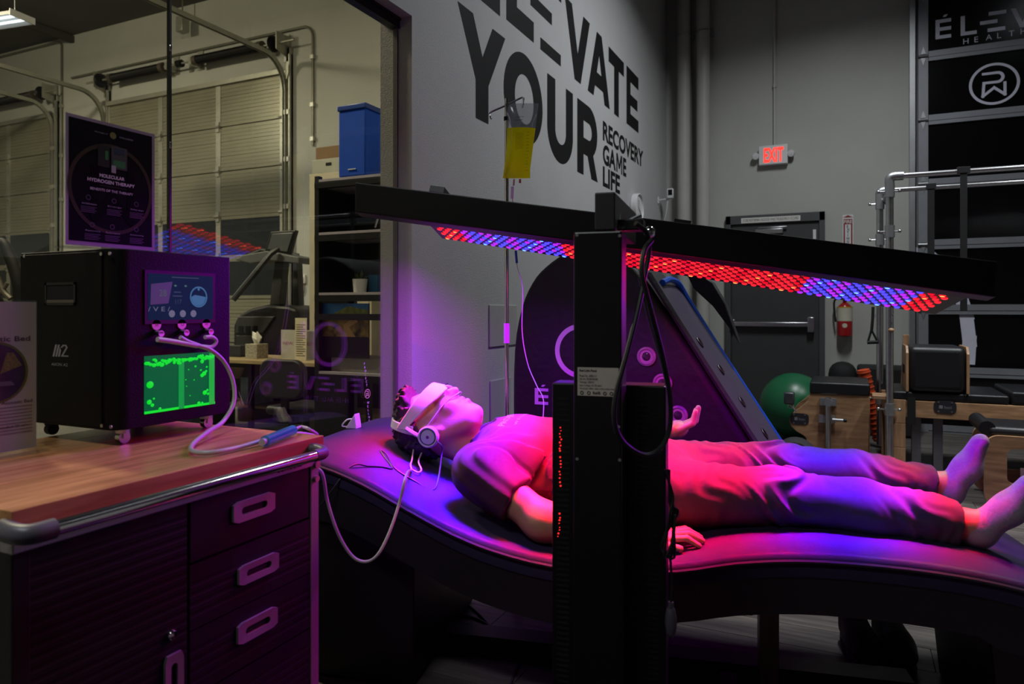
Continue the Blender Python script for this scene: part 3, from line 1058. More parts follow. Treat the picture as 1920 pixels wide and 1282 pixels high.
# lower upright panel behind the column (its vented back faces us)
q0 = at(1035, 717, 1.66)
q1 = at(1250, 727, 1.60)
ww = (q1 - q0).dot(SU)
zt = q0.z
m = MB().obox(Vector((q0.x, q0.y, .10)), SU, SV, (0, 0, 1), ww, .07, zt - .10)
up = m.build('upright_panel', panelblack, led, smooth=False, bevel=.004)
ventm = M('vent_slot', '020203', .8)
m = MB()
for i in range(70):
    z = zt - .04 - i * .0125
    if z < .14:
        break
    for a, b in ((.012, .042), (ww - .062, ww - .018)):
        o = Vector((q0.x, q0.y, z)) + SU * a - SV * .0015
        m.obox(o, SU, SV, (0, 0, 1), b - a, .0015, .005)
m.build('vent_louvre', ventm, up, smooth=False, kind='stuff')
glow = emis('lens_leak', (1.0, .02, .02), 1.5)
m = MB()
random.seed(3)
for y0, y1, n in ((800, 850, 9), (855, 915, 9), (962, 1010, 8)):
    for i in range(n):
        py = y0 + (y1 - y0) * i / n
        d = 1.655
        a = at(1049 + 4 * random.random() + (850 - py) * .02, py + 2 * random.random(), d)
        o = Vector((q0.x, q0.y, 0))
        # keep on the back face plane
        k = (o - a).dot(SV)
        a = a + SV * (k - .002)
        m.cyl(a, a + SV * .002, .0012 + .0012 * random.random(), 6)
m.build('light_leak', glow, up, kind='stuff')
# label
lab = colat(1083, 741)
lw = (colat(1160, 741) - lab).dot(SU)
lh = colat(1083, 688).z - lab.z
lab = lab - SV * .0012
sticker = MB().obox(lab, SU, SV, (0, 0, 1), lw, .0006, lh).build('rating_label', M('label_grey', 'c4bdb2', .7), led, smooth=False)
lx = lab - SV * .0006
def lt(body, fx, fy, fw, fh, bold=0.):
    text('label_print', body, lx + SU * (lw * fx) + Vector((0, 0, lh * fy)), SU, (0, 0, 1), lw * fw, lh * fh, ink, sticker, bold=bold)
lt('Red Light Panel', .05, .82, .42, .11, .02)
lt('Model No.: 6000-3-V', .05, .66, .42, .085)
lt('Life Hrs: 50,000-80,000', .05, .545, .45, .085)
lt('Wattage: 2000W', .05, .43, .36, .085)
lt('Input Voltage: AC 85-265V', .05, .315, .55, .085)
lt('Wavelength: 480nm 660nm 810nm 830nm 850nm', .05, .215, .9, .07)
for fx in (.06, .23, .62, .78):
    flat('label_print', ring(.3, .5, 12), lambda a, b: tuple(lx + SU * (lw * (fx + .05) + a * .008) + Vector((0, 0, lh * .1 + b * .008))), ink, sticker)
lt('RoHS', .38, .06, .18, .1, .03)
# bracket hardware and knob
k = at(1218, 435, 1.58)
MB().ball(k, .0135, 14, 10).build('knob', chrome, led)
MB().cyl(k, k + SV * .06, .006, 8).cyl(at(1160, 425, 1.6), at(1200, 405, 1.66), .006, 8).cyl(at(1158, 425, 1.58), at(1175, 428, 1.58), .006, 8).build('bolt', steel, led)
MB().obox(at(1155, 432, 1.58), SU, SV, (0, 0, 1), .06, .05, .025).build('clamp', black, led, bevel=.003)
# floor base
for off in (-.17, .30):
    base = Vector((h0.x, h0.y, .05)) + SU * off
    m = MB().obox(base - SV * .25 - Vector((0, 0, 0)), SU, SV, (0, 0, 1), .05, 1.0, .05)
    m.build('base_leg', panelblack, led, smooth=False, bevel=.004)
    for t in (-.22, .70):
        c = base + SU * .025 + SV * t
        MB().cyl(Vector((c.x, c.y, .0275)) - SU * .014, Vector((c.x, c.y, .0275)) + SU * .014, .0275, 12).build('caster', rubber, led)
MB().obox(Vector((h0.x, h0.y, .055)) - SU * .17 + SV * .02, SU, SV, (0, 0, 1), .52, .06, .05).build('base_bar', panelblack, led, smooth=False, bevel=.004)
# cables of the panel
D = 1.47
cab = [(1192, 418), (1212, 436), (1217, 470), (1208, 520), (1196, 580), (1176, 660), (1156, 735), (1152, 790), (1170, 830), (1208, 853), (1238, 840), (1256, 800), (1256, 740), (1243, 670), (1228, 610), (1212, 550), (1203, 510), (1208, 470), (1222, 450)]
MB().tube([at(x, y, D + .03 * math.sin(i * .7)) for i, (x, y) in enumerate(cab)], .0055, 8).build('power_cable', M('cable_black', '111113', .45), led)
cab = [(1199, 520), (1215, 590), (1235, 660), (1248, 710), (1250, 735)]
MB().tube([at(x, y, 1.62) for x, y in cab], .004, 8).build('power_cable', M('cable_grey', '55505a', .4), led)
random.seed(5)
m = MB()
for k in range(4):
    pts = [(1246 + k * 3, 880), (1262 - k * 2, 930 + k * 6), (1256 + k * 5, 960), (1250 - k * 4, 1000 + 8 * k), (1246 + k * 6, 1045), (1262, 1010 - k * 10), (1266 - k * 3, 965)]
    m.tube([at(x, y, 1.50 + .008 * k) for x, y in pts], .0028, 6)
m.tube([at(1256, 1040, 1.5), at(1260, 1090, 1.5), at(1258, 1130, 1.5)], .0028, 6)
m.build('cable_bundle', M('cable_black', '111113', .45), led)
m = MB().cyl(at(1258, 1128, 1.5), at(1258, 1140, 1.5), .006, 8)
m.ball(at(1258, 1165, 1.5), (.013, .009, .037), 12, 8)
m.build('cable_switch', M('switch_grey', '4a4650', .35), led)

# ================================================================== IV STAND AND BAG
iv = thing('iv_stand', 'chrome infusion pole standing between the bed and the lettered wall', 'iv stand', tuple(Vector((at(950, 600, 3.150).x, at(950, 600, 3.150).y, 0))))
pz = at(950, 185, 3.150)
ix, iy = pz.x, pz.y
MB().cyl((ix, iy, .08), (ix, iy, pz.z), .0095, 14).build('pole', chrome, iv)
MB().cyl((ix, iy, at(950, 643, 3.150).z), (ix, iy, at(950, 606, 3.150).z), .0135, 14).build('height_collar', M('collar_plastic', 'c89ad0', .4), iv)
MB().cyl((ix, iy, at(950, 226, 3.150).z), (ix, iy, at(950, 219, 3.150).z), .013, 12).build('lock_ring', rubber, iv)
a, b = at(921, 210, 3.180), at(979, 183, 3.120)
MB().tube([at(922, 224, 3.180), at(919, 217, 3.180), a, Vector((ix, iy, at(950, 197, 3.150).z)), b, at(981, 190, 3.120), at(979, 202, 3.120)], .0045, 8, sub=3).build('hook_arm', chrome, iv)
for i in range(5):
    t = 2 * math.pi * i / 5 + .3
    e = Vector((ix + .27 * math.cos(t), iy + .27 * math.sin(t), .07))
    MB().tube([(ix, iy, .11), (ix + .12 * math.cos(t), iy + .12 * math.sin(t), .1), tuple(e)], .012, 8).build('base_leg', steel, iv)
    MB().cyl(e - Vector((0, .012, .045)), e + Vector((0, .012, -.045)), .025, 10).build('caster', rubber, iv)
bag = thing('infusion_bag', 'clear infusion bag half filled with bright yellow fluid hanging from the pole', 'iv bag', tuple(at(970, 338, 3.140)))
def pouch(y0, y1, n, thick, name, mat, f=8):
    vs, fs = [], []
    rows = n
    out = []
    for j in range(rows + 1):
        t = j / rows
        y = y0 + (y1 - y0) * t
        k = (y - 194) / (336 - 194)
        xl = 947 + 4 * math.sin(k * 3.2) - 3 * k * k * 1.5
        xr = 1010 - 16 * min(1, k * 1.15)
        row = []
        for side in (1, -1):
            rng = range(f + 1) if side == 1 else range(f - 1, 0, -1)
            for i in rng:
                a = i / f
                bul = math.sin(math.pi * a) ** .6 * (math.sin(math.pi * min(max(k, .02), .98)) ** .5)
                p = at(xl + (xr - xl) * a, y, 3.140)
                row.append(p + BV * (side * thick * bul))
        out.append(row)
    m = MB()
    L = len(out[0])
    vs = [p for r in out for p in r]
    for j in range(rows):
        for i in range(L):
            fs.append((j * L + i, j * L + (i + 1) % L, (j + 1) * L + (i + 1) % L, (j + 1) * L + i))
    fs += [tuple(range(L)), tuple(range(rows * L, rows * L + L))]
    m.add(vs, fs)
    return m.build(name, mat, bag)
pouch(194, 240, 8, .016, 'bag_film', glassy('bag_film', (.90, .91, .93), .5, .10, body=(.55, .58, .66), bodymix=.22, rough=.08))
pouch(240.5, 334, 14, .02, 'fluid', glassy('yellow_fluid', (.85, .80, .03), .5, .04, body=(1.0, .95, .01), bodymix=.8, rough=.05))
for i, (body, px, py, w) in enumerate((('Sodium Chloride', 962, 221, .05), ('Injection USP', 964, 227, .04), ('1000 mL', 975, 236, .025))):
    p = at(px, py, 3.112)
    text('bag_print', body, p, SU, (0, 0, 1), w, None, M('blue_print', '2c4470', .6), bag)
m = MB()
for i in range(13):
    p = at(988 - i * .25, 248 + i * 6, 3.110)
    m.obox(p, SU, SV, (0, 0, 1), .008 if i % 2 else .012, .0004, .0012)
for i in range(14):
    p = at(966, 250 + i * 2.2, 3.110)
    m.obox(p, SU, SV, (0, 0, 1), .036, .0004, .0007)
m.build('bag_scale', M('scale_print', '4a4a10', .6), bag)
m = MB().cyl(at(964, 336, 3.140), at(963, 348, 3.140), .004, 8)
m.build('bag_port', M('port_pink', 'd8a0a8', .4), bag)
MB().cyl(at(975, 336, 3.140), at(975, 343, 3.140), .005, 8).build('bag_port', M('port_red', 'b8604a', .4), bag)
line = thing('infusion_line', 'thin clear infusion tube running from the yellow bag down to the bed', 'tube', tuple(at(1017, 780, 2.950)))
MB().cyl(at(960, 372, 3.140), at(961, 350, 3.140), .007, 10).build('drip_chamber', glassy('drip_chamber', (.85, .7, .9), .6, .06, body=(.8, .5, .9), bodymix=.4), line)
MB().cyl(at(967, 470, 3.100), at(969, 493, 3.100), .006, 8).build('roller_clamp', M('clamp_blue', '2440b0', .4), line)
MB().tube([at(961, 372, 3.140), at(964, 430, 3.120), at(967, 470, 3.100), at(970, 500, 3.100), at(980, 540, 3.100), at(979, 620, 3.070), at(989, 680, 3.040), at(1006, 722, 2.990), at(1019, 750, 2.950), at(1017, 800, 2.910)], .0022, 6).build('tubing', M('tubing', 'c8b4c8', .3), line)

# ================================================================== SOFT CHAMBER BEHIND THE BED
fabric = M('chamber_fabric', '121015', .6, var=.15, scale=10, bump=.3, bscale=30)
ch = thing('pressure_chamber', 'black soft shell pressure chamber with a ring logo and a slanted side behind the bed', 'chamber', (-1.0, 3.55, 0))
prof = crv([(-1.48, 0), (-1.53, .25), (-1.545, .6), (-1.54, 1.0), (-1.50, 1.22), (-1.44, 1.35), (-1.366, 1.43), (-1.252, 1.5), (-1.13, 1.525), (-1.02, 1.50), (-.92, 1.43), (-.837, 1.33)], 3) + [(-.60, .97), (-.37, .607), (.03, .0)]
Y0c, Y1c = 3.26, 3.86
m = MB().prism(prof, lambda a, b, t: (a, t, b), Y0c, Y1c)
m.build('shell', fabric, ch, smooth=True, bevel=.035, seg=4, ang=50)
sd = Vector((.867, 0, -1.33)).normalized()          # down the slanted side
sn = Vector((-sd.z, 0, sd.x))                       # its outward normal
st = Vector((-.837, 0, 1.33))
panelgrey = M('chamber_panel', '463d52', .5, var=.05)
def SP(t, y, n):
    q = st + sd * t + sn * n
    return Vector((q.x, y, q.z))
vs = []
yw = [(0, 3.36, 3.83), (.12, 3.32, 3.85), (.8, 3.315, 3.85), (1.5, 3.315, 3.85)]
m = MB()
for (t0, a0, b0), (t1, a1, b1) in zip(yw, yw[1:]):
    m.hexa([SP(t0, a0, .003), SP(t0, b0, .003), SP(t1, b1, .003), SP(t1, a1, .003)], [SP(t0, a0, .02), SP(t0, b0, .02), SP(t1, b1, .02), SP(t1, a1, .02)])
m.build('side_panel', panelgrey, ch, smooth=False)
MB().tube([SP(0, 3.44, .03), SP(-.02, 3.62, .04), SP(.0, 3.80, .035), SP(.12, 3.855, .02), SP(.5, 3.86, .012), SP(1.0, 3.86, .012), SP(1.5, 3.86, .012)], .016, 8).build('blue_piping', M('blue_piping', '1c5ad0', .35), ch)
m = MB()
for k in range(3):
    m.tube([SP(-.05, 3.275 + .016 * k, .024), SP(.4, 3.28 + .013 * k, .016), SP(.9, 3.275 + .012 * k, .014), SP(1.5, 3.275 + .012 * k, .014)], .013, 6)
m.build('zip_flap', M('flap_fabric', '1d1b20', .65, bump=.3, bscale=40), ch)
holes = [(.34, 3.45), (.50, 3.52), (.68, 3.52), (.86, 3.56), (1.05, 3.56)]
for t, y in holes:
    o = MB().torus(SP(t, y, .023), .026, .004, tuple(sn), 20, 6).build('eyelet_rim', M('eyelet_rim', '3a363c', .4, .5), ch)
    MB().cyl(SP(t, y, .015), SP(t, y, .0225), .024, 16).build('eyelet_hole', M('eyelet_black', '060607', .5), o)
for px, py in ((1213, 668), (1243, 718), (1272, 778)):
    c = onY(px, py, Y0c)
    o = MB().lathe(c, [(.045, -.002), (.045, .012), (.036, .02), (.03, .012)], 24, (0, -1, 0)).build('porthole_rim', M('porthole_rim', 'c8a8c8', .25, .4), ch)
    MB().ball(c + Vector((0, .004, 0)), (.031, .022, .031), 18, 12).build('porthole_dome', M('porthole_dome', '5a4a60', .06, .6), o)
YL = Y0c - .0012
flat('ring_logo', ring(.108, .132, 48), lambda a, b: (-1.174 + a, YL, 1.011 + b), silverprint, ch)
for piece in eleve_mark():
    flat('chamber_letter', piece, lambda a, b: (-1.416 + a * .098, YL, .737 + b * .082), silverprint, ch)
for i, c_ in enumerate('HEALTH'):
    text('chamber_letter', c_, (-1.31 + i * .055, YL, .675), (1, 0, 0), (0, 0, 1), None, .027, silverprint, ch)
# fold of black cover behind the blue edge
m = MB()
m.prism([(p.x, p.z) for p in (onY(px, py, 3.9) for px, py in ((1290, 516), (1318, 517), (1338, 530), (1362, 570), (1388, 645), (1374, 622), (1338, 574), (1302, 541)))], lambda a, b, t: (a, t, b), 3.87, 3.95)
m.build('cover_fold', fabric, ch, bevel=.01, seg=3)

# ================================================================== THE PERSON (implicit surface, meshed here)
class SDF:
    """smooth union of tapered capsules and ellipsoids on a grid; local frame = (along bed, away, up)"""
    def __init__(self, lo, hi, h):
        self.lo, self.h = np.array(lo, np.float32), h
        self.n = np.ceil((np.array(hi) - np.array(lo)) / h).astype(int) + 1
        self.D = np.full(self.n, .2, np.float32)
    def sub(self, lo, hi, mar):
        a = np.maximum(((np.array(lo) - mar - self.lo) / self.h).astype(int), 0)
        b = np.minimum(((np.array(hi) + mar - self.lo) / self.h).astype(int) + 2, self.n)
        sl = tuple(slice(x, y) for x, y in zip(a, b))
        g = [self.lo[i] + self.h * np.arange(a[i], b[i], dtype=np.float32) for i in range(3)]
        return sl, g[0][:, None, None], g[1][None, :, None], g[2][None, None, :]
    def put(self, sl, d, k):
        o = self.D[sl]
        if k > 0:
            hh = np.clip(.5 + .5 * (o - d) / k, 0, 1)
            self.D[sl] = o + (d - o) * hh - k * hh * (1 - hh)
        else:
            self.D[sl] = np.minimum(o, d)
    def cap(self, p, q, r0, r1, k=.02, flat=None, cut=None):
        p, q = np.array(p, np.float32), np.array(q, np.float32)
        R = max(r0, r1)
        sl, X, Y, Z = self.sub(np.minimum(p, q) - R, np.maximum(p, q) + R, k + 3 * self.h)
        d = q - p
        L2 = float(d @ d) + 1e-9
        t = np.clip(((X - p[0]) * d[0] + (Y - p[1]) * d[1] + (Z - p[2]) * d[2]) / L2, 0, 1)
        a, b, c = X - p[0] - t * d[0], Y - p[1] - t * d[1], Z - p[2] - t * d[2]
        if flat is not None:                       # squash along a direction by a factor (>1 = thinner)
            nv, s = np.array(flat[0], np.float32), flat[1]
            nv = nv / np.linalg.norm(nv)
            e = a * nv[0] + b * nv[1] + c * nv[2]
            q2 = a * a + b * b + c * c + e * e * (s * s - 1)
            v = np.sqrt(q2) - (r0 + (r1 - r0) * t)
        else:
            v = np.sqrt(a * a + b * b + c * c) - (r0 + (r1 - r0) * t)
        if cut is not None:
            cp, cn = np.array(cut[0]), np.array(cut[1], np.float32)
            cn = cn / np.linalg.norm(cn)
            v = np.maximum(v, (X - cp[0]) * cn[0] + (Y - cp[1]) * cn[1] + (Z - cp[2]) * cn[2])
        self.put(sl, v.astype(np.float32), k)
        return self
    def ell(self, c, r, k=.02, ax=None, carve=False):
        c = np.array(c, np.float32)
        R = max(r)
        sl, X, Y, Z = self.sub(c - R, c + R, k + 3 * self.h)
        A = np.eye(3) if ax is None else np.array(ax)
        a, b, e = X - c[0], Y - c[1], Z - c[2]
        u = [(a * A[i][0] + b * A[i][1] + e * A[i][2]) / r[i] for i in range(3)]
        q = np.sqrt(u[0] ** 2 + u[1] ** 2 + u[2] ** 2)
        v = ((q - 1) * min(r)).astype(np.float32)
        if carve:
            o = self.D[sl]
            self.D[sl] = np.maximum(o, -v)
        else:
            self.put(sl, v, k)
        return self
    def halfspace(self, p, n):                     # keep the side where (x-p).n < 0
        sl, X, Y, Z = self.sub(self.lo, self.lo + self.h * self.n, 0)
        n = np.array(n, np.float32)
        n = n / np.linalg.norm(n)
        self.D = np.maximum(self.D, ((X - p[0]) * n[0] + (Y - p[1]) * n[1] + (Z - p[2]) * n[2]).astype(np.float32))
        return self
    def warp(self, fn):
        sl, X, Y, Z = self.sub(self.lo, self.lo + self.h * self.n, 0)
        self.D = (self.D + fn(X, Y, Z)).astype(np.float32)
        return self
    def mesh(self):
        D, n = self.D, self.n
        S = D < 0
        c = [S[i:n[0] - 1 + i, j:n[1] - 1 + j, k:n[2] - 1 + k] for i in (0, 1) for j in (0, 1) for k in (0, 1)]
        cnt = sum(x.astype(np.int8) for x in c)
        act = np.argwhere((cnt > 0) & (cnt < 8))
        idx = np.full(np.array(n) - 1, -1, np.int32)
        idx[act[:, 0], act[:, 1], act[:, 2]] = np.arange(len(act))
        off = np.array([(i, j, k) for i in (0, 1) for j in (0, 1) for k in (0, 1)])
        val = np.stack([D[act[:, 0] + o[0], act[:, 1] + o[1], act[:, 2] + o[2]] for o in off], 1)
        acc = np.zeros((len(act), 3))
        num = np.zeros(len(act))
        for a in range(8):
            for b in range(a + 1, 8):
                if np.abs(off[a] - off[b]).sum() != 1:
                    continue
                m = (val[:, a] < 0) != (val[:, b] < 0)
                t = np.where(m, val[:, a] / (val[:, a] - val[:, b] + 1e-12), 0)
                acc += np.where(m[:, None], off[a] + (off[b] - off[a]) * t[:, None], 0)
                num += m
        P = self.lo + self.h * (act + acc / num[:, None])
        faces = []
        for ax in range(3):
            sl0 = [slice(None)] * 3
            sl1 = [slice(None)] * 3
            sl0[ax], sl1[ax] = slice(0, n[ax] - 1), slice(1, n[ax])
            ed = S[tuple(sl0)] != S[tuple(sl1)]
            e = np.argwhere(ed)
            u, v = (ax + 1) % 3, (ax + 2) % 3
            e = e[(e[:, u] > 0) & (e[:, v] > 0) & (e[:, u] < n[u] - 1) & (e[:, v] < n[v] - 1)]
            s0 = S[e[:, 0], e[:, 1], e[:, 2]]
            def at_(du, dv):
                q = e.copy()
                q[:, u] -= du
                q[:, v] -= dv
                return idx[q[:, 0], q[:, 1], q[:, 2]]
            qd = np.stack([at_(0, 0), at_(1, 0), at_(1, 1), at_(0, 1)], 1)
            qd[~s0] = qd[~s0][:, ::-1]
            faces.append(qd)
        return P, np.concatenate(faces)
    def build(self, name, mat, parent, world=None, relax=1):
        P, Q = self.mesh()
        for _ in range(relax):                     # one light Laplacian pass
            acc = np.zeros_like(P)
            num = np.zeros(len(P))
            for a, b in ((0, 1), (1, 2), (2, 3), (3, 0)):
                np.add.at(acc, Q[:, a], P[Q[:, b]])
                np.add.at(num, Q[:, a], 1)
                np.add.at(acc, Q[:, b], P[Q[:, a]])
                np.add.at(num, Q[:, b], 1)
            P = P * .5 + .5 * acc / np.maximum(num, 1)[:, None]
        W = world(P) if world else P
        me = bpy.data.meshes.new(name)
        me.vertices.add(len(W))
        me.vertices.foreach_set('co', W.astype(np.float32).ravel())
        me.loops.add(len(Q) * 4)
        me.loops.foreach_set('vertex_index', Q.astype(np.int32).ravel())
        me.polygons.add(len(Q))
        me.polygons.foreach_set('loop_start', np.arange(0, len(Q) * 4, 4, dtype=np.int32))
        me.polygons.foreach_set('loop_total', np.full(len(Q), 4, np.int32))
        me.update(calc_edges=True)
        me.validate()
        me.materials.append(mat)
        me.polygons.foreach_set('use_smooth', [True] * len(me.polygons))
        ob = bpy.data.objects.new(name, me)
        COL.objects.link(ob)
        if parent is not None:
            ob.parent = parent
            ob.matrix_parent_inverse = mw(parent).inverted()
        return ob
def bedworld(P):
    return np.array(B0)[None] + BK * P[:, 0:1] * np.array(BU)[None] + BK * P[:, 1:2] * np.array(BV)[None] + (CH - (CH - P[:, 2:3]) * BK) * np.array((0, 0, 1.))[None]

skinm = M('skin', 'c89478', .45, var=.06, scale=40, bump=.08, bscale=300)
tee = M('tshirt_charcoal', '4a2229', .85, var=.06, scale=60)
denim = M('grey_denim', '43434f', .95, var=.08, scale=80)
sockm = M('sock_grey', 'a79fae', .9, var=.08, scale=120, bump=.2, bscale=400)
sockcuff = M('sock_cuff', 'd8d0d8', .9)
hairm = M('hair_dark', '2a2230', .75, var=.3, scale=50)

person = thing('person', 'person in t-shirt, jeans and grey socks lying on the bed wearing white goggles and headphones', 'person', tuple(BW(.3, .38, .60)), BANG)

# head frame
HA = math.radians(10)
hc = np.array((-.425, .37, .855))
ha = np.array((-math.cos(HA), 0, math.sin(HA)))     # toward the crown
hb = np.array((math.sin(HA), 0, math.cos(HA)))      # out of the face
hw = np.array((0, 1., 0))
def H(a, b, w=0.):
    return hc + ha * a + hb * b + hw * w
hax = [ha, hb, hw]
g = SDF((-.62, .0, .50), (1.26, .80, 1.02), .004)
# cranium, face, jaw
g.ell(H(.03, -.012), (.108, .098, .077), 0, hax)
g.ell(H(-.03, .015), (.10, .080, .066), .03, hax)
g.ell(H(-.095, .035), (.038, .042, .042), .03, hax)            # chin / muzzle
g.ell(H(-.118, .058), (.019, .020, .024), .014, hax)           # chin point
g.cap(H(-.02, -.03, -.055), H(-.10, .03, -.03), .022, .02, .03)
g.cap(H(-.02, -.03, .055), H(-.10, .03, .03), .022, .02, .03)  # jaw lines
g.cap(H(.035, .082, -.03), H(.035, .082, .03), .016, .016, .018)   # brow
g.cap(H(.022, .086), H(-.03, .106), .009, .0125, .012)         # nose bridge
g.ell(H(-.036, .110), (.013, .013, .0145), .007, hax)
g.ell(H(-.049, .101, -.0065), (.004, .006, .0045), 0, hax, carve=True)
g.ell(H(-.049, .101, .0065), (.004, .006, .0045), 0, hax, carve=True)
g.ell(H(-.036, .096, -.013), (.009, .010, .008), .006, hax)
g.ell(H(-.036, .096, .013), (.009, .010, .008), .006, hax)
g.ell(H(-.063, .086), (.0085, .012, .024), .005, hax)          # upper lip
g.ell(H(-.082, .083), (.0095, .013, .021), .005, hax)           # lower lip
g.ell(H(-.0725, .097), (.0032, .011, .028), 0, hax, carve=True)
g.ell(H(-.096, .088), (.006, .008, .022), 0, hax, carve=True)
g.ell(H(.005, .074, -.031), (.018, .012, .020), .01, hax)
g.ell(H(.005, .074, .031), (.018, .012, .020), .01, hax)
g.ell(H(-.03, .062, -.042), (.025, .022, .02), .02, hax)       # cheeks
g.ell(H(-.03, .062, .042), (.025, .022, .02), .02, hax)
for s_ in (-1, 1):
    g.ell(H(-.005, -.018, s_ * .078), (.032, .017, .010), .006, hax)   # ears
    g.ell(H(-.032, -.004, s_ * .076), (.010, .008, .008), .006, hax)
# neck, torso
g.cap(H(-.055, -.052), (-.235, .385, .738), .052, .058, .022)
g.cap((-.20, .21, .745), (-.20, .57, .745), .075, .075, .05)
g.cap((-.15, .385, .735), (.10, .385, .70), .11, .10, .06, flat=((0, 1, 0), .62))
g.cap((.10, .385, .70), (.22, .385, .69), .10, .10, .06, flat=((0, 1, 0), .65))
# near arm (toward the lens): shoulder, elbow, wrist
sh, el, wr = np.array((-.235, .165, .755)), np.array((-.035, .105, .642)), np.array((.235, .125, .622))
g.cap(sh, el, .058, .046, .03)
g.ell(el, (.05, .045, .042), .03)
mid = el * .7 + wr * .3
g.cap(el, mid, .046, .047, .03)
g.cap(mid, wr, .047, .028, .03)
# near hand palm down, fingers pointing to the feet
pc = np.array((.285, .128, .617))
g.cap(wr, pc, .027, .034, .02, flat=((0, 0, 1), 1.6))
for i, (dy, L, lift) in enumerate(((-.030, .060, 0), (-.010, .070, .004), (.010, .066, .005), (.029, .052, .003))):
    b0 = pc + np.array((.028, dy, .004 + lift * .5))
    b1 = b0 + np.array((L * .5, dy * .10, .006 + lift))
    b2 = b1 + np.array((L * .5, dy * .06, -.016))
    g.cap(b0 - np.array((.02, 0, 0)), b1, .0098, .0088, .004)
    g.cap(b1, b2, .0088, .0074, .003)
t0 = pc + np.array((-.02, -.030, -.004))
g.cap(t0, t0 + np.array((.03, -.022, -.003)), .0125, .0105, .008)
g.cap(t0 + np.array((.03, -.022, -.003)), t0 + np.array((.062, -.026, -.006)), .0105, .0085, .003)
# far arm, forearm over the hip, palm up
sh2, el2, wr2 = np.array((-.235, .605, .755)), np.array((.02, .665, .70)), np.array((.258, .60, .800))
g.cap(sh2, el2, .058, .046, .03)
g.cap(el2, wr2, .046, .028, .03)
pc2 = np.array((.315, .585, .824))
g.cap(wr2, pc2, .029, .043, .02, flat=((-.3, 0, 1), 1.45))
for dy, L, c_ in ((-.036, .074, .9), (-.013, .086, 1.0), (.011, .082, 1.05), (.034, .068, 1.1)):
    b0 = pc2 + np.array((.026, dy, .004))
    b1 = b0 + np.array((L * .42 * c_, dy * .1, L * .34))
    b2 = b1 + np.array((L * .12, 0, L * .5))
    g.cap(b0 - np.array((.018, 0, 0)), b1, .0118, .0102, .004)
    g.cap(b1, b2, .0102, .0086, .003)
t0 = pc2 + np.array((-.022, -.032, .004))
g.cap(t0, t0 + np.array((-.004, -.018, .03)), .0125, .0108, .008)
g.cap(t0 + np.array((-.004, -.018, .03)), t0 + np.array((-.010, -.016, .062)), .0108, .0085, .003)
# legs and feet inside the clothes
LEG = dict(n=((.19, .275, .69), (.60, .245, .712), (1.035, .225, .672)), f=((.19, .495, .70), (.625, .50, .735), (1.065, .515, .702)))
FOOT = dict(n=((1.058, .225, .660), (1.120, .205, .722), (1.158, .195, .785)), f=((1.088, .515, .688), (1.135, .505, .758), (1.165, .50, .832)))
for k_ in 'nf':
    a, b, c = [np.array(q) for q in LEG[k_]]
    g.cap(a, b, .085, .055, .03)
    g.cap(b, b * .6 + c * .4, .052, .054, .03)
    g.cap(b * .6 + c * .4, c, .054, .036, .03)
    p0, p1, p2 = [np.array(q) for q in FOOT[k_]]
    g.cap(c, p0, .036, .034, .02)
    g.cap(p0, p1, .032, .034, .02)
    g.cap(p1, p2, .034, .022, .02)
body = g.build('body', skinm, person, bedworld)

# --- T-shirt
g = SDF((-.36, .05, .54), (.42, .75, .95), .005)
g.cap((-.205, .20, .752), (-.205, .57, .752), .082, .082, .04)
g.cap((-.17, .385, .742), (.06, .385, .722), .124, .122, .07, flat=((0, 1, 0), .66))
g.ell((-.13, .385, .785), (.13, .17, .088), .05)
g.ell((.02, .385, .765), (.14, .15, .092), .05)
g.cap((.06, .385, .722), (.27, .385, .705), .122, .112, .05, flat=((0, 1, 0), .66))
hemd = el - sh
hp = sh + hemd * .60
g.cap(sh, sh + hemd * .75, .076, .066, .03, cut=(hp, hemd + np.array((.05, 0, -.0))))
hemd2 = el2 - sh2
hp2 = sh2 + hemd2 * .6
g.cap(sh2, sh2 + hemd2 * .75, .074, .064, .03, cut=(hp2, hemd2))
g.cap((-.215, .385, .752), (-.262, .385, .795), .075, .070, .03)
g.ell(H(-.115, .03), (.075, .06, .056), 0, hax, carve=True)
nk = np.array((-.285, .385, .775))
g.halfspace(nk, (-.88, 0, .40)) if False else None
def shirtfolds(X, Y, Z):
    near = np.exp(-((Y - .17) / .10) ** 2)
    q = .0045 * np.sin((X * 1.3 + (Z - .7) * 1.9 + .25 * np.sin(Y * 16)) * 62) * near * np.clip((X + .34) / .10, 0, 1)
    q2 = .005 * np.sin((X * .62 - (Z - .75) * .8 + Y * .75) * 78) * np.exp(-((X + .02) / .11) ** 2) * np.clip((.84 - Z) / .06, 0, 1)
    q3 = .0025 * np.sin(X * 41 + 2.3 * np.sin(Y * 23) + Z * 30)
    return q + q2 + q3
g.warp(shirtfolds)
shirt = g.build('tshirt', tee, person, bedworld)
# chest print, laid on the cloth
from mathutils.bvhtree import BVHTree
bt = BVHTree.FromObject(shirt, bpy.context.evaluated_depsgraph_get())
def chest(body, s0, w0, w1, hgt, name):
    v, f = glyphs(body, .01)
    lo_, hi_ = v.min(0), v.max(0)
    v = (v - lo_) / (hi_ - lo_)
    P = []
    for a_, b_ in v:
        p = BW(s0 - hgt * b_, w0 + (w1 - w0) * a_, 1.1)
        hit = bt.ray_cast(p, Vector((0, 0, -1)))
        P.append((hit[0] if hit[0] is not None else p) + Vector((0, 0, .0015)))
    m = MB()
    m.add(P, f)
    return m.build(name, M('shirt_print', 'a8a4b4', .8), shirt, smooth=False)
chest('PROJECT', -.180, .28, .49, .028, 'shirt_print')
chest('W E L L N E S S', -.150, .29, .48, .010, 'shirt_print')

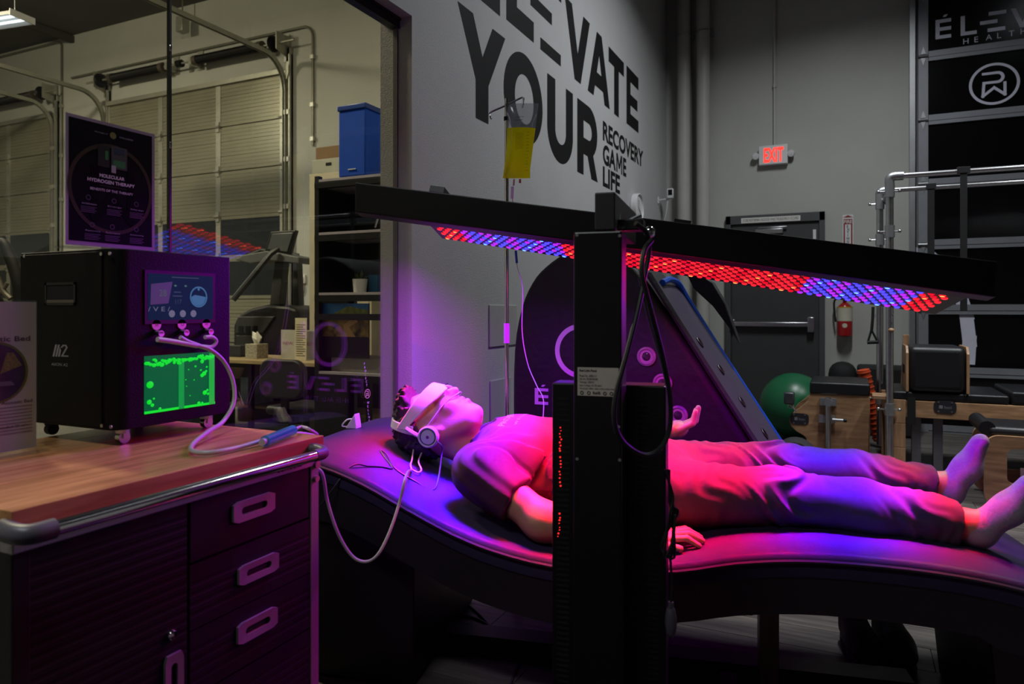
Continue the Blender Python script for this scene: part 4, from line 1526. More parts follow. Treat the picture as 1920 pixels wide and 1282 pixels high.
# --- jeans
g = SDF((.08, .08, .52), (1.12, .70, .92), .005)
g.ell((.235, .385, .70), (.16, .195, .115), 0)
g.cap((.15, .385, .70), (.25, .385, .70), .118, .115, .04, flat=((0, 1, 0), .62))
for k_, cu in (('n', 1.012), ('f', 1.045)):
    a, b, c = [np.array(q) for q in LEG[k_]]
    g.cap(a, b, .102, .073, .035)
    g.cap(b, b * .55 + c * .45, .071, .072, .03)
    dirv = c - b
    g.cap(b * .55 + c * .45, c + dirv * .08, .072, .054, .03, cut=((cu, c[1], c[2]), dirv))
def jeansfolds(X, Y, Z):
    w1 = X + .3 * (Z - .7) + .035 * np.sin(Z * 31 + Y * 17 + 1.3 * np.sin(X * 23)) + .02 * np.sin(Y * 41 + X * 13)
    kn = np.exp(-((X - .59) / .085) ** 2)
    q = kn * (.0055 * np.sin(w1 * 88) + .003 * np.sin(w1 * 151 + Y * 20))
    th = np.exp(-((X - .40) / .10) ** 2)
    q += .0022 * np.sin(w1 * 97 + 2 * np.sin(Y * 27)) * th
    sh_ = np.exp(-((X - .93) / .09) ** 2)
    q += sh_ * (.0045 * np.sin((X * .8 + .9 * (Z - .7) + .03 * np.sin(Y * 25 + X * 31)) * 70) + .002 * np.sin(w1 * 130))
    hp_ = np.exp(-((X - .24) / .08) ** 2)
    q += .003 * np.sin((X * .5 + Y * .8 + Z) * 70 + 2 * np.sin(X * 40)) * hp_
    return q + .0012 * np.sin(X * 37 + Z * 29 + 2 * np.sin(Y * 19))
g.warp(jeansfolds)
jeans = g.build('jeans', denim, person, bedworld)
ridge = M('denim_seam', '5d6070', .85)
m = MB()
a, b, c = [np.array(q) for q in LEG['f']]
def legpt(k_, t, up, side):
    a, b, c = [np.array(q) for q in LEG[k_]]
    p = a + (b - a) * (t / .5) if t < .5 else b + (c - b) * ((t - .5) / .5)
    return Vector(tuple(BW(p[0], p[1] + side, p[2] + up)))
# --- socks
for k_ in 'nf':
    g = SDF((.95, .10, .58), (1.26, .62, .92), .004)
    c = np.array(LEG[k_][2])
    p0, p1, p2 = [np.array(q) for q in FOOT[k_]]
    st_ = c - (p0 - c) * .0 + np.array((-.012, 0, 0))
    dirv = np.array(LEG[k_][2]) - np.array(LEG[k_][1])
    g.cap(c - dirv * .03, p0 + np.array((.004, 0, .0)), .041, .039, .015, cut=(c - dirv * (.018 if k_ == 'n' else .0), -dirv))
    g.ell(p0 + np.array((.004, 0, -.008)), (.034, .033, .034), .02)        # heel
    fd = p1 - p0
    g.cap(p0, p1, .037, .042, .02, flat=((-fd[2], 0, fd[0]), 1.12))
    g.cap(p1, p2, .042, .028, .02, flat=((-fd[2], 0, fd[0]), 1.25))
    for i, dy in enumerate((-.026, -.012, .002, .015, .027)):
        g.ell(p2 + np.array((.004, dy, .012 - .006 * abs(i - 1.0) * .8)), (.012, .0095, .014), .010)
    sk = g.build('sock', sockm, person, bedworld)
    dv = dirv / np.linalg.norm(dirv)
    cc = c - dirv * (.016 if k_ == 'n' else .0)
    ang_ = Vector(tuple(dv))
    wd_ = (BU * ang_.x + BV * ang_.y + Vector((0, 0, ang_.z))).normalized()
    ctr = BW(*cc)
    MB().lathe(ctr, [(.043, -.004), (.0455, 0), (.046, .010), (.0445, .015), (.041, .012)], 28, tuple(wd_)).build('sock_cuff', sockcuff, sk)
# --- hair
g = SDF((-.62, .25, .70), (-.30, .50, 1.02), .004)
g.ell(H(.044, -.016), (.106, .102, .083), 0, hax)
g.ell(H(.118, .055), (.026, .040, .055), .03, hax)
g.ell(H(.03, -.075), (.08, .04, .07), .02, hax)
sl = None
def hairfn(X, Y, Z):
    A = (X - hc[0]) * ha[0] + (Z - hc[2]) * ha[2]
    B = (X - hc[0]) * hb[0] + (Z - hc[2]) * hb[2]
    curl = .0036 * np.sin(X * 230 + 3 * np.sin(Y * 90)) * np.sin(Z * 210 + 2 * np.sin(X * 110)) + .003 * np.sin(Y * 260 + Z * 140)
    return curl
g.warp(hairfn)
# hairline: keep what lies behind a slanted plane (crown and back of the head)
pl = H(.096, .06)
nrm = -(ha * .80 - hb * .60)
g.halfspace(pl, nrm)
hair = g.build('hair', hairm, person, bedworld)

# --- goggles (white wrap-round visor)
gog = thing('eye_goggles', 'white wraparound eye goggles on the face of the person on the bed', 'goggles', tuple(BW(*H(.02, .1))), BANG)
gw = M('goggle_white', 'e6e6ea', .35, var=.03)
def hb_(a, b, w):
    return BW(*H(a, b, w))
# swept band: path in the (b, w) plane, height along a
path = []
for t in np.linspace(-1, 1, 25):
    th = t * math.pi / 2 * 1.02
    wv = math.sin(th) * .088
    bv = .118 * abs(math.cos(th)) ** .62 + .004
    path.append((bv, wv, abs(t)))
path = [(-.028, -.090, 1.4), (-.012, -.0905, 1.2)] + path + [(-.012, .0905, 1.2), (-.028, .090, 1.4)]
vs, fs = [], []
for bv, wv, t in path:
    if t < .55:
        lo_, hi_ = -.016, .044
    else:
        k = min(1, (t - .55) / .6)
        lo_, hi_ = -.016 + .032 * k, .044 + .004 * k
    if abs(wv) < .022:
        lo_ = .006 + (lo_ - .006) * abs(wv) / .022
    sc_ = 1 - .008 / max(.03, math.hypot(bv, wv))
    for a_, kk in ((lo_, 1), (hi_, 1), (hi_, sc_), (lo_, sc_)):
        # bands tilt back toward the crown as they leave the face
        sh_ = max(0, (.118 - bv)) * .40
        vs.append(hb_(a_ + sh_ - .002, bv * kk, wv * kk))
np_ = len(path)
for i in range(np_ - 1):
    for k in range(4):
        fs.append((i * 4 + k, i * 4 + (k + 1) % 4, (i + 1) * 4 + (k + 1) % 4, (i + 1) * 4 + k))
fs += [(0, 1, 2, 3), tuple((np_ - 1) * 4 + i for i in (3, 2, 1, 0))]
m = MB()
m.add(vs, fs)
m.build('visor', gw, gog, bevel=.0025, seg=3, ang=60)
m = MB()
vs, fs = [], []
m.hexa([hb_(.000, .121, .012), hb_(.004, .121, .012), hb_(.004, .121, .034), hb_(.000, .121, .034)], [hb_(.000, .1235, .012), hb_(.004, .1235, .012), hb_(.004, .1235, .034), hb_(.0, .1235, .034)])
m.build('vent_slot', ink, gog)

# --- headphones
hp = thing('headphones', 'white over ear headphones with round cups on the head of the person on the bed', 'headphones', tuple(BW(*H(0, 0))), BANG)
hpw = M('headphone_white', 'cfcfe0', .35, var=.03)
hpd = M('headphone_recess', '3a3a66', .4)
wv_ = Vector(tuple(BV))
for s_ in (-1, 1):
    c0 = hb_(-.004, -.030, s_ * .082)
    ax_ = wv_ * s_
    cup = MB().lathe(c0, [(.030, -.004), (.037, .0), (.0385, .010), (.0385, .018), (.034, .0225), (.030, .0205), (.0295, .0165), (.026, .0165), (.0255, .0205), (.012, .0225), (.0, .0228)], 30, tuple(ax_)).build('ear_cup', hpw, hp)
    MB().torus(c0 + ax_ * .0185, .0278, .0018, tuple(ax_), 30, 6).build('cup_groove', hpd, cup)
    MB().lathe(c0 - ax_ * .012, [(.02, 0), (.033, .002), (.036, .008), (.033, .013)], 24, tuple(ax_)).build('ear_pad', M('ear_pad', '9a98b8', .6), cup)
    MB().lathe(c0 + ax_ * .0226, [(.006, 0), (.0055, .0008), (.0, .001)], 14, tuple(ax_)).build('cup_badge', M('cup_badge', '7a3a80', .4), cup)
    # yoke up to the band
    m = MB()
    q0, q1 = hb_(.028, -.034, s_ * .092), hb_(.072, -.020, s_ * .090)
    m.tube([q0, (q0 + q1) / 2 + ax_ * .004, q1], .0085, 8)
    m.build('yoke', hpw, hp)
band = []
for t in np.linspace(-1, 1, 21):
    th = t * math.pi / 2
    band.append((.052 + .100 * math.cos(th) ** .8 if abs(t) < 1 else .052, -.024, math.sin(th) * .091))
vs, fs = [], []
for i, (a_, b_, w_) in enumerate(band):
    r_ = Vector((a_, 0, w_))
    for db, rr in ((-.014, 1.), (.014, 1.), (.014, .955), (-.014, .955)):
        vs.append(hb_(a_ * rr, b_ + db, w_ * rr))
for i in range(len(band) - 1):
    for k in range(4):
        fs.append((i * 4 + k, i * 4 + (k + 1) % 4, (i + 1) * 4 + (k + 1) % 4, (i + 1) * 4 + k))
fs += [(0, 1, 2, 3), tuple((len(band) - 1) * 4 + i for i in (3, 2, 1, 0))]
m = MB()
m.add(vs, fs)
m.build('headband', hpw, hp, bevel=.003, ang=60)
# black headphone cord down the bed
c0 = hb_(-.03, -.045, -.10)
def onbed(px, py, w, lift=.006):
    r = (px - 960) / F
    s = (r * (1.8 + .974 * w) - .0955 - .225 * w) / (.974 + .225 * r)
    return BW(s, w, bedsurf(s) + lift)
MB().tube([hb_(-.036, -.035, -.100), hb_(-.055, -.045, -.105), hb_(-.060, -.070, -.108), onbed(815, 858, .17), onbed(775, 880, .15), onbed(740, 885, .16), onbed(725, 850, .23), onbed(714, 845, .24), onbed(722, 862, .2), onbed(736, 885, .15), onbed(715, 900, .12), onbed(690, 912, .08), onbed(660, 925, .03), BW(-.60, -.02, .72), BW(-.66, -.05, .62), BW(-.70, -.04, .45)], .0028, 6).build('cord', M('cord_dark', '1a1626', .4), hp)

# ================================================================== CABINET IN FRONT
XF = -1.20
CY0, CY1, CXB = .665, 1.40, -1.80
ZT = .90
cabm = M('cabinet_graphite', '1c191d', .55, 0., var=.06, scale=6, spec=.22)
trimm = M('cabinet_trim', '9a969a', .4, .5, var=.05)
topwood = wood('butcher_block', '9a683e', 'cc9662', (14, 1.3, 14), .28, 2.5)
cb = thing('tool_cabinet', 'graphite rolling tool cabinet with ribbed drawers and a wooden top', 'cabinet', ((XF + CXB) / 2, (CY0 + CY1) / 2, 0))
nw = 6
for i in range(nw):                                # staves of the wooden top
    a, b = CXB + (XF + .013 - CXB) * i / nw, CXB + (XF + .013 - CXB) * (i + 1) / nw
    MB().box(a + .0004, b - .0004, CY0, CY1, ZT - .036, ZT).build('top_stave', topwood, cb, smooth=False, bevel=.0015)
m = MB().box(CXB + .02, XF - .022, CY0 + .03, CY1 - .03, .13, ZT - .04)
m.build('carcass', cabm, cb, smooth=False)
MB().box(XF - .03, XF + .006, CY0 + .005, CY1 - .005, ZT - .072, ZT - .036).build('front_rail', trimm, cb, smooth=False, bevel=.002)
for y0, y1, mt in ((CY1 - .035, CY1 - .006, trimm), (CY0 + .006, CY0 + .035, cabm)):
    MB().box(XF - .04, XF + .002, y0, y1, .10, ZT - .06).build('corner_post', mt, cb, smooth=False, bevel=.002)
for y0, y1 in ((CY1 - .035, CY1 - .006), (CY0 + .006, CY0 + .035)):
    MB().box(CXB, CXB + .04, y0, y1, .10, ZT - .04).build('corner_post', cabm, cb, smooth=False, bevel=.002)
MB().box(CXB + .02, XF - .02, CY1 - .032, CY1 - .012, .13, ZT - .04).build('side_panel', M('cabinet_side', '1c1a1e', .45, .3), cb, smooth=False)
text('maker_plate', 'ULTRAHD', (XF + .0068, 1.245, ZT - .063), (0, 1, 0), (0, 0, 1), .085, .013, ink, cb, bold=.02)
def ribbed(y0, y1, z0, z1, name):
    n = max(2, round((z1 - z0 - .05) / .019))
    pr = [(XF - .02, z0), (XF, z0), (XF, z0 + .016)]
    st = (z1 - z0 - .05) / n
    for i in range(n):
        z = z0 + .022 + st * i
        pr += [(XF, z + st * .10), (XF - .0006, z + st * .25), (XF - .0006, z + st * .5), (XF, z + st * .65)]
    pr += [(XF, z1), (XF - .02, z1)]
    return MB().prism(pr, lambda a, b, t: (a, t, b), y0, y1).build(name, cabm, cb, smooth=False)
def plain(y0, y1, z0, z1, name):
    return MB().box(XF - .02, XF, y0, y1, z0, z1).build(name, cabm, cb, smooth=False, bevel=.002)
def handle(par, y0, y1, z0, z1, vert=False):
    m = MB()
    x = XF + .007
    # plate with a slot
    n = 12
    hw_, hh = (y1 - y0) / 2, (z1 - z0) / 2
    cy, cz = (y0 + y1) / 2, (z0 + z1) / 2
    sw, shh = (hw_ * .62, hh * .36) if not vert else (hw_ * .36, hh * .66)
    r = min(sw, shh)
    slot = []
    for k in range(24):
        t = 2 * math.pi * (k + .5) / 24
        ox = (sw - r) * (1 if math.cos(t) > 0 else -1)
        oz = (shh - r) * (1 if math.sin(t) > 0 else -1)
        slot.append((cy + ox + r * math.cos(t), cz + oz + r * math.sin(t)))
    outer = []
    for k in range(24):
        t = math.atan2(math.sin(2 * math.pi * (k + .5) / 24) * hh, math.cos(2 * math.pi * (k + .5) / 24) * hw_)
        c_, s_ = math.cos(t), math.sin(t)
        q = 1 / max(abs(c_) / hw_, abs(s_) / hh)
        q2 = (abs(c_ / hw_) ** 18 + abs(s_ / hh) ** 18) ** (-1 / 18)
        outer.append((cy + c_ * q2, cz + s_ * q2))
    vs = [(x, a, b) for a, b in outer] + [(x - .001, a, b) for a, b in slot] + [(XF + .0005, a, b) for a, b in outer] + [(XF - .012, a, b) for a, b in slot]
    fs = []
    for k in range(24):
        j = (k + 1) % 24
        fs += [(k, j, 24 + j, 24 + k), (48 + k, 48 + j, j, k), (24 + k, 24 + j, 72 + j, 72 + k)]
    fs.append(tuple(range(72, 96)))
    m.add(vs, fs)
    return m.build('handle', M('handle_satin', 'b4b0b6', .35, .6), par, ang=30)
dr = plain(1.010, 1.360, .703, .838, 'drawer')
handle(dr, 1.117, 1.239, .752, .798)
dr = ribbed(1.010, 1.363, .566, .698, 'drawer')
handle(dr, 1.132, 1.251, .612, .655)
dr = ribbed(1.010, 1.365, .430, .563, 'drawer')
handle(dr, 1.129, 1.247, .484, .530)
dr = ribbed(1.010, 1.366, .165, .425, 'drawer')
handle(dr, 1.13, 1.248, .28, .325)
do = ribbed(.70, 1.003, .165, .838, 'cabinet_door')
handle(do, .948, .990, .43, .540, True)
c = Vector((XF, .965, .578))
MB().lathe(c, [(.0105, 0), (.0105, .006), (.008, .009), (.0, .0095)], 18, (1, 0, 0)).build('lock', chrome, do)
# push bar with its elbows
xb = XF + .058
a, b = onX(96, 987, xb), onX(592, 857, xb)
za = (a.z + b.z) / 2
MB().cyl((xb, a.y, za), (xb, b.y, za), .0125, 18).build('push_bar', chrome, cb)
elbow = M('elbow_plastic', '55525a', .4, var=.05)
MB().tube([(xb, b.y - .005, za), (xb - .003, b.y + .03, za), (xb - .025, b.y + .04, za + .004), (XF + .0, b.y + .036, za + .006)], .0145, 10).build('bar_elbow', elbow, cb)
MB().tube([(xb, a.y + .005, za), (xb - .003, a.y - .03, za), (xb - .025, a.y - .042, za + .002), (XF + .0, a.y - .04, za + .004)], .0165, 10).build('bar_elbow', elbow, cb)
for y in (b.y + .02,):
    MB().cyl((XF, CY1 - .02, .83), (XF + .012, CY1 - .02, .83), .009, 12).cyl((XF, CY1 - .02, .795), (XF + .01, CY1 - .02, .795), .008, 12).build('bar_bolt', steel, cb)
for x in (CXB + .08, XF - .1):
    for y in (CY0 + .08, CY1 - .08):
        MB().cyl((x, y - .018, .055), (x, y + .018, .055), .055, 16).box(x - .03, x + .03, y - .025, y + .025, .09, .135).build('caster', rubber, cb)

# ================================================================== HYDROGEN MACHINE ON THE CABINET
MX, MXB, MY0, MY1, MZ0, MZ1 = -1.508, -1.868, 1.068, 1.400, .938, 1.358
mb = M('machine_black', '090809', .55, var=.12, spec=.16, bump=.15, bscale=300)
mc = thing('hydrogen_machine', 'black hydrogen therapy machine with a touch screen and a glowing green water tank', 'machine', ((MX + MXB) / 2, (MY0 + MY1) / 2, ZT))
# body: front face with a rounded left edge
pr = [(MXB, MY0), (MX - .035, MY0)] + [(MX - .035 + .035 * math.sin(t), MY0 + .035 - .035 * math.cos(t)) for t in np.linspace(.15, math.pi / 2, 8)] + [(MX, MY1 - .004), (MX - .004, MY1), (MXB, MY1)]
MB().prism(pr, lambda a, b, t: (a, b, t), MZ0, MZ1).build('body', mb, mc, ang=30, bevel=.002)
MB().box(MXB + .004, MX - .045, MY0 - .004, MY0 + .002, MZ0 + .006, MZ1 - .006).build('side_cover', mb, mc, smooth=False, bevel=.002)
YS = MY0 - .004
for px, py in ((46, 480), (190, 476), (206, 475), (191, 798), (208, 800)):
    q = onY(px, py, YS)
    if q.x > MX:
        q.x = MX - .03
    MB().cyl((q.x, YS - .0015, q.z), (q.x, YS + .001, q.z), .0042, 10).build('screw', steel, mc)
h0_, h1_ = onY(86, 530, YS), onY(143, 572, YS)
m = MB()
x0_, x1_, z0_, z1_ = h0_.x, h1_.x, h1_.z, h0_.z
for q in ((x0_, x1_, z1_ - .006, z1_), (x0_, x1_, z0_, z0_ + .006), (x0_, x0_ + .006, z0_, z1_), (x1_ - .006, x1_, z0_, z1_)):
    m.box(q[0], q[1], YS - .003, YS + .001, q[2], q[3])
fr = m.build('side_handle', blackmet, mc, smooth=False)
MB().box(x0_ + .006, x1_ - .006, YS - .0012, YS - .0004, z0_ + .006, z1_ - .006).build('handle_recess', M('recess_black', '020202', .9), fr, smooth=False)
MB().box(x0_ + .006, x1_ - .006, YS - .0022, YS - .0014, z0_ + .006, z0_ + .013).build('recess_lip', M('recess_lip', '5c5346', .5), fr, smooth=False)
lg = M('machine_logo', '8a8a88', .5)
q = onY(99, 668, YS)
e = onY(128, 668, YS)
w = e.x - q.x
yy = YS - .0008
flat('side_logo', [[(0, 0), (.12, 0), (.30, 1), (.18, 1)], [(.18, 0), (.30, 0), (.48, 1), (.36, 1)], [(.36, 0), (.48, 0), (.56, .55), (.48, .8)]] + stroke([(.60, .80), (.70, .95), (.86, .95), (.93, .78), (.62, .08), (.98, .08)], .1), lambda a, b: (q.x + a * w, yy, q.z + b * .029), lg, mc)
q = onY(97, 685, YS)
text('side_logo', 'AIION A2', (q.x, yy, q.z), (1, 0, 0), (0, 0, 1), .062, .007, lg, mc)
for x in (MX - .04, MXB + .05):
    for y in (MY0 + .045, MY1 - .045):
        m = MB().cyl((x, y, MZ0 - .012), (x, y, MZ0), .016, 12).cyl((x - .008, y, ZT + .015), (x + .008, y, ZT + .015), .0145, 14).box(x - .012, x + .012, y - .006, y + .01, ZT + .014, MZ0 - .008)
        m.build('caster', steel if x > -1.6 else rubber, mc)
# screen
sx = MX + .0015
yA, yB_, zA, zB = 1.143, 1.342, 1.186, 1.308
MB().box(MX - .002, MX + .003, yA - .004, yB_ + .004, zA - .004, zB + .004).build('screen_bezel', M('bezel', '040405', .25), mc, smooth=False)
scr = MB().box(MX + .003, MX + .0036, yA + .004, yB_ - .004, zA + .006, zB - .004).build('screen', M('screen_blue', '010812', .3, spec=.04, emit=(.002, .012, .036), estr=1.0), mc, smooth=False)
sx = MX + .0041
def sc(a, b):
    return (sx, yA + (yB_ - yA) * a, zA + (zB - zA) * b)
asp = (zB - zA) / (yB_ - yA)
sb = emis('screen_cyan', (.03, .20, .34), .55)
sw_ = emis('screen_pale', (.30, .38, .42), .28)
sd_ = emis('screen_dim', (.05, .12, .16), .35)
flat('screen_gauge', ring(.115, .135, 36), lambda a, b: sc(.75 + a, .52 + b / asp), sb, scr)
half = [(.112 * math.cos(t), .112 * math.sin(t)) for t in np.linspace(math.pi, 2 * math.pi, 17)]
flat('screen_gauge', [[(x_, y_ - .0) for x_, y_ in half] + [(.05, .01), (-.06, .025)]], lambda a, b: sc(.75 + a, .52 + b / asp), sb, scr)
flat('screen_gauge', [disc2(.018, 12)], lambda a, b: sc(.75 + a, .68 + b / asp), sb, scr)
for fx in (.35, .51, .67):
    flat('screen_button', [disc2(.045, 20)], lambda a, b: sc(fx + a, .17 + b / asp), sw_, scr)
text('screen_text', '28', sc(.17, .52), (0, 1, 0), (0, 0, 1), .021, .016, sw_, scr)
text('screen_text', '117', sc(.40, .37), (0, 1, 0), (0, 0, 1), .018, .011, sd_, scr)
flat('screen_text', [[(.05, .35), (.3, .38), (.36, .82), (.06, .76)]], lambda a, b: sc(a, b), M('screen_tile', '1a2630', .3, emit=(.02, .05, .06), estr=.5), scr)
flat('screen_text', [disc2(.02, 10, .40, .74), disc2(.02, 10, .55, .74)], lambda a, b: (sx + .0002, *sc(a, b)[1:]), emis('screen_green', (.05, .3, .15), .4), scr)
for i, (a, b, w) in enumerate(((.38, .60, .10), (.36, .52, .14), (.35, .9, .4))):
    flat('screen_text', [[(a, b), (a + w, b), (a + w, b + .02), (a, b + .02)]], sc, sd_, scr)
text('screen_text', '/ V E /', sc(.02, .22), (0, 1, 0), (0, 0, 1), .06, .011, sw_, scr)
# ports
portm = M('port_ring', 'c9a2b8', .35, .2)
for y in (1.171, 1.243, 1.318):
    z = 1.163
    po = MB().cyl((MX, y, z + .017), (MX + .003, y, z + .017), .0125, 20).build('port_label', portm, mc)
    text('port_letter', 'H' if y != 1.243 else 'O', (MX + .0034, y - .003, z + .013), (0, 1, 0), (0, 0, 1), None, .008, M('port_ink', '6a3048', .5), po)
    MB().cyl((MX, y, z), (MX + .02, y, z - .004), .006, 12).cyl((MX + .014, y, z - .004), (MX + .02, y, z - .004), .008, 12).build('port_nozzle', steel, mc)
# tank window
tA, tB, wA, wB = 1.139, 1.346, .968, 1.106
tank = MB().box(MX - .002, MX + .001, tA, tB, wA, wB).build('water_tank', None or M('tank_green', (.0, .02, .008), .3, var=.35, scale=18, spec=.1, emit=(.0, .095, .030), estr=1.0), mc, smooth=False)
gm = emis('tank_glow', (.005, .70, .03), 1.0)
gm2 = emis('tank_bright', (.005, .45, .08), .6)
def tk(a, b):
    return Vector((MX + .0022, tA + (tB - tA) * a, wA + (wB - wA) * b))
MB().box(MX + .001, MX + .0025, tk(.46, 0).y, tk(.535, 0).y, wA, wB - .014).build('tank_bar', gm2, tank, smooth=False)
MB().box(MX + .001, MX + .0025, tk(.91, 0).y, tk(.99, 0).y, wA, wB - .004).build('tank_bar', emis('tank_bar_green', (.02, .45, .06), .8), tank, smooth=False)
MB().box(MX + .001, MX + .0022, tA, tB, wA, wA + .006).build('tank_base', gm, tank, smooth=False)
random.seed(11)
m = MB()
for i in range(46):
    a = (i + random.random()) / 46 * .95 + .02
    b = .93 - .10 * random.random() * (1 if a < .55 else .5)
    p = tk(a, b)
    m.ball(p, (.0012, .004 + .004 * random.random(), .003 + .003 * random.random()), 8, 5)
m.build('foam', gm, tank, kind='stuff')
bubbles = [(.07, .50, .010), (.06, .20, .007), (.10, .14, .005), (.12, .25, .003), (.80, .83, .006), (.70, .75, .003), (.78, .67, .003), (.83, .60, .007), (.80, .57, .006), (.86, .64, .004), (.87, .72, .003), (.84, .24, .007), (.88, .28, .004), (.89, .21, .004), (.68, .50, .002), (.60, .70, .002), (.56, .52, .0018), (.57, .40, .0018), (.62, .22, .0018), (.75, .06, .005), (.80, .05, .004), (.2, .06, .004)]
for a, b, r in bubbles:
    MB().ball(tk(a, b), (.0015, r, r * .85), 10, 6).build('bubble', gm, tank)
# hose from the machine to the headset
hose = M('clear_hose', 'b9b2b4', .3, var=.04)
hs = thing('breathing_hose', 'pale breathing hose looping from the machine ports over the cabinet to the person', 'hose', tuple(onZ(420, 850, ZT)))
X1 = MX + .022
def hx(px, py, X=X1):
    return onX(px, py, X)
MB().tube([hx(295, 636), hx(330, 641), hx(370, 648)], .0065, 10).build('branch_hose', hose, hs)
MB().tube([hx(338, 632), hx(352, 640), hx(374, 648)], .0055, 10).build('branch_hose', hose, hs)
MB().tube([hx(384, 632), hx(398, 632), hx(405, 640), hx(396, 650), hx(376, 649)], .0055, 10).build('branch_hose', hose, hs)
zt_ = ZT + .008
pts = [hx(372, 648), hx(395, 656, X1 + .005), hx(420, 678, X1 + .01), hx(437, 715, X1 + .02), hx(438, 755, X1 + .03), hx(418, 790, X1 + .04), onZ(392, 808, ZT + .02), onZ(362, 832, zt_), onZ(362, 846, zt_), onZ(400, 848, zt_), onZ(450, 838, zt_), onZ(500, 823, zt_ + .004)]
MB().tube(pts, .0055, 10).build('main_hose', hose, hs)
ca, cb_ = onZ(497, 827, ZT + .016), onZ(549, 806, ZT + .016)
MB().cyl(ca, cb_, .0125, 16).build('hose_coupling', glassy('teal_coupling', (.25, .6, .7), .6, .08, body=(.06, .50, .55), bodymix=.75, rough=.1), hs)
MB().cyl(ca + (ca - cb_) * .1, ca, .008, 12).build('coupling_collar', hose, hs)
pts = [cb_, onZ(566, 800, ZT + .014), onZ(582, 806, ZT + .01), onX(594, 816, XF - .16) , Vector((XF - .10, CY1 + .015, ZT - .01)), Vector((XF - .06, CY1 + .02, ZT - .09))]
MB().tube(pts, .004, 8).build('main_hose', hose, hs)
DB = 1.80
pts = [Vector((XF - .06, CY1 + .02, ZT - .09)), at(603, 885, DB), at(614, 940, DB), at(634, 1000, DB), at(660, 1042, DB), at(685, 1053, DB), at(708, 1040, DB), at(730, 998, DB + .03), at(748, 945, DB + .08), at(762, 890, DB + .14), onbed(772, 868, .20, .012), ]
MB().tube(pts, .0042, 8).build('main_hose', hose, hs)
j = pts[-1]
MB().tube([j, onbed(770, 852, .23, .012), onbed(773, 838, .26, .02), hb_(.05, -.075, -.055)], .003, 8).build('split_hose', hose, hs)
MB().tube([j, onbed(784, 863, .2, .014), onbed(790, 850, .225, .018), onbed(785, 836, .26, .024), hb_(.02, -.085, -.05)], .003, 8).build('split_hose', hose, hs)
# cannula across the cheek to the nose
MB().tube([hb_(.008, -.004, -.092), hb_(-.008, .030, -.082), hb_(-.022, .064, -.068), hb_(-.038, .090, -.044), hb_(-.050, .105, -.016), hb_(-.052, .109, .004), hb_(-.050, .100, .03), hb_(-.035, .08, .055)], .0025, 8).build('nose_tube', hose, hs)

# ------------------------------------------------------------------ signs on the cabinet and on the machine
psX = -1.585
ps = thing('therapy_poster', 'black poster headed molecular hydrogen therapy standing on the machine', 'poster', (psX, 1.21, MZ1))
acr = glassy('acrylic', (.97, .97, .98), .6, .03)
tl_, tr_, bl_ = onX(123, 210, psX), onX(290, 249, psX), onX(128, 462, psX)
y0, y1, z1 = tl_.y, tr_.y, tl_.z
z0 = MZ1 + .006
MB().box(psX - .0035, psX - .001, y0, y1, z0 - .004, z1).box(psX - .05, psX + .04, y0, y1, z0 - .005, z0 - .002).build('acrylic_stand', acr, ps, smooth=False)
sh_ = MB().box(psX - .0009, psX, y0, y1, z0, z1).build('poster_sheet', M('poster_border', '8a7c90', .7), ps, smooth=False)
W, Hh = y1 - y0, z1 - z0
def pf(a, b, k=1):
    return (psX + .0003 * k, y0 + W * a, z0 + Hh * b)
flat('poster_field', [[(.03, .035), (.965, .035), (.965, .975), (.03, .975)]], lambda a, b: pf(a, b, 1), M('poster_black', '0c0a10', .8, spec=.08), sh_)
gold = M('poster_gold', '3a3228', .7, spec=.1)
flat('poster_ring', ring(.435, .475, 48), lambda a, b: pf(.49 + a, .47 + b * W / Hh, 2), gold, sh_)
flat('poster_mark', stroke([(.30, .60), (.30, .24), (.49, .42), (.70, .24), (.70, .60)], .075), lambda a, b: pf(a, b, 3), M('poster_gold2', '141016', .8, spec=.03), sh_)
flat('poster_badge', [disc2(.036, 18)], lambda a, b: pf(.50 + a, .905 + b * W / Hh, 3), M('badge_olive', '6a6428', .6), sh_)
pt = M('poster_text', 'd8d0dc', .6)
pt2 = M('poster_text_dim', 'a09aa8', .8, spec=.1)
def ptx(body, a, b, w, h, mat=None, bold=0.):
    text('poster_text', body, pf(a, b, 4), (0, 1, 0), (0, 0, 1), W * w, Hh * h, mat or pt, sh_, bold=bold)
ptx('PROJECT', .30, .898, .14, .012, pt2)
ptx('WELLNESS', .57, .898, .16, .012, pt2)
ptx('MOLECULAR', .35, .555, .28, .028, None, .02)
ptx('HYDROGEN THERAPY', .22, .510, .53, .028, None, .02)
flat('poster_rule', [[(.35, .487), (.66, .487), (.66, .492), (.35, .492)]], lambda a, b: pf(a, b, 4), gold, sh_)
ptx('BENEFITS OF THE THERAPY', .25, .445, .48, .02)
for k, (a, b, t) in enumerate(((.16, .325, 'Anti-Inflammation'), (.44, .325, 'Energy'), (.70, .325, 'Sleep'), (.20, .115, 'Recovery'), (.42, .115, 'Performance'), (.70, .115, 'Immunity'))):
    ptx(t, a, b, .16, .014, pt2)
    for r_ in range(4):
        flat('poster_text', [[(a - .01, b - .022 - r_ * .013), (a + .16 - .02 * (r_ % 2), b - .022 - r_ * .013), (a + .16 - .02 * (r_ % 2), b - .017 - r_ * .013), (a - .01, b - .017 - r_ * .013)]], lambda p, q_: pf(p, q_, 4), M('poster_text_faint', '3e3a44', .6), sh_)
    flat('poster_icon', ring(.02, .027, 14), lambda p, q_: pf(a + .07 + p, b + .055 + q_ * W / Hh, 4), M('poster_text_faint', '3e3a44', .6), sh_)
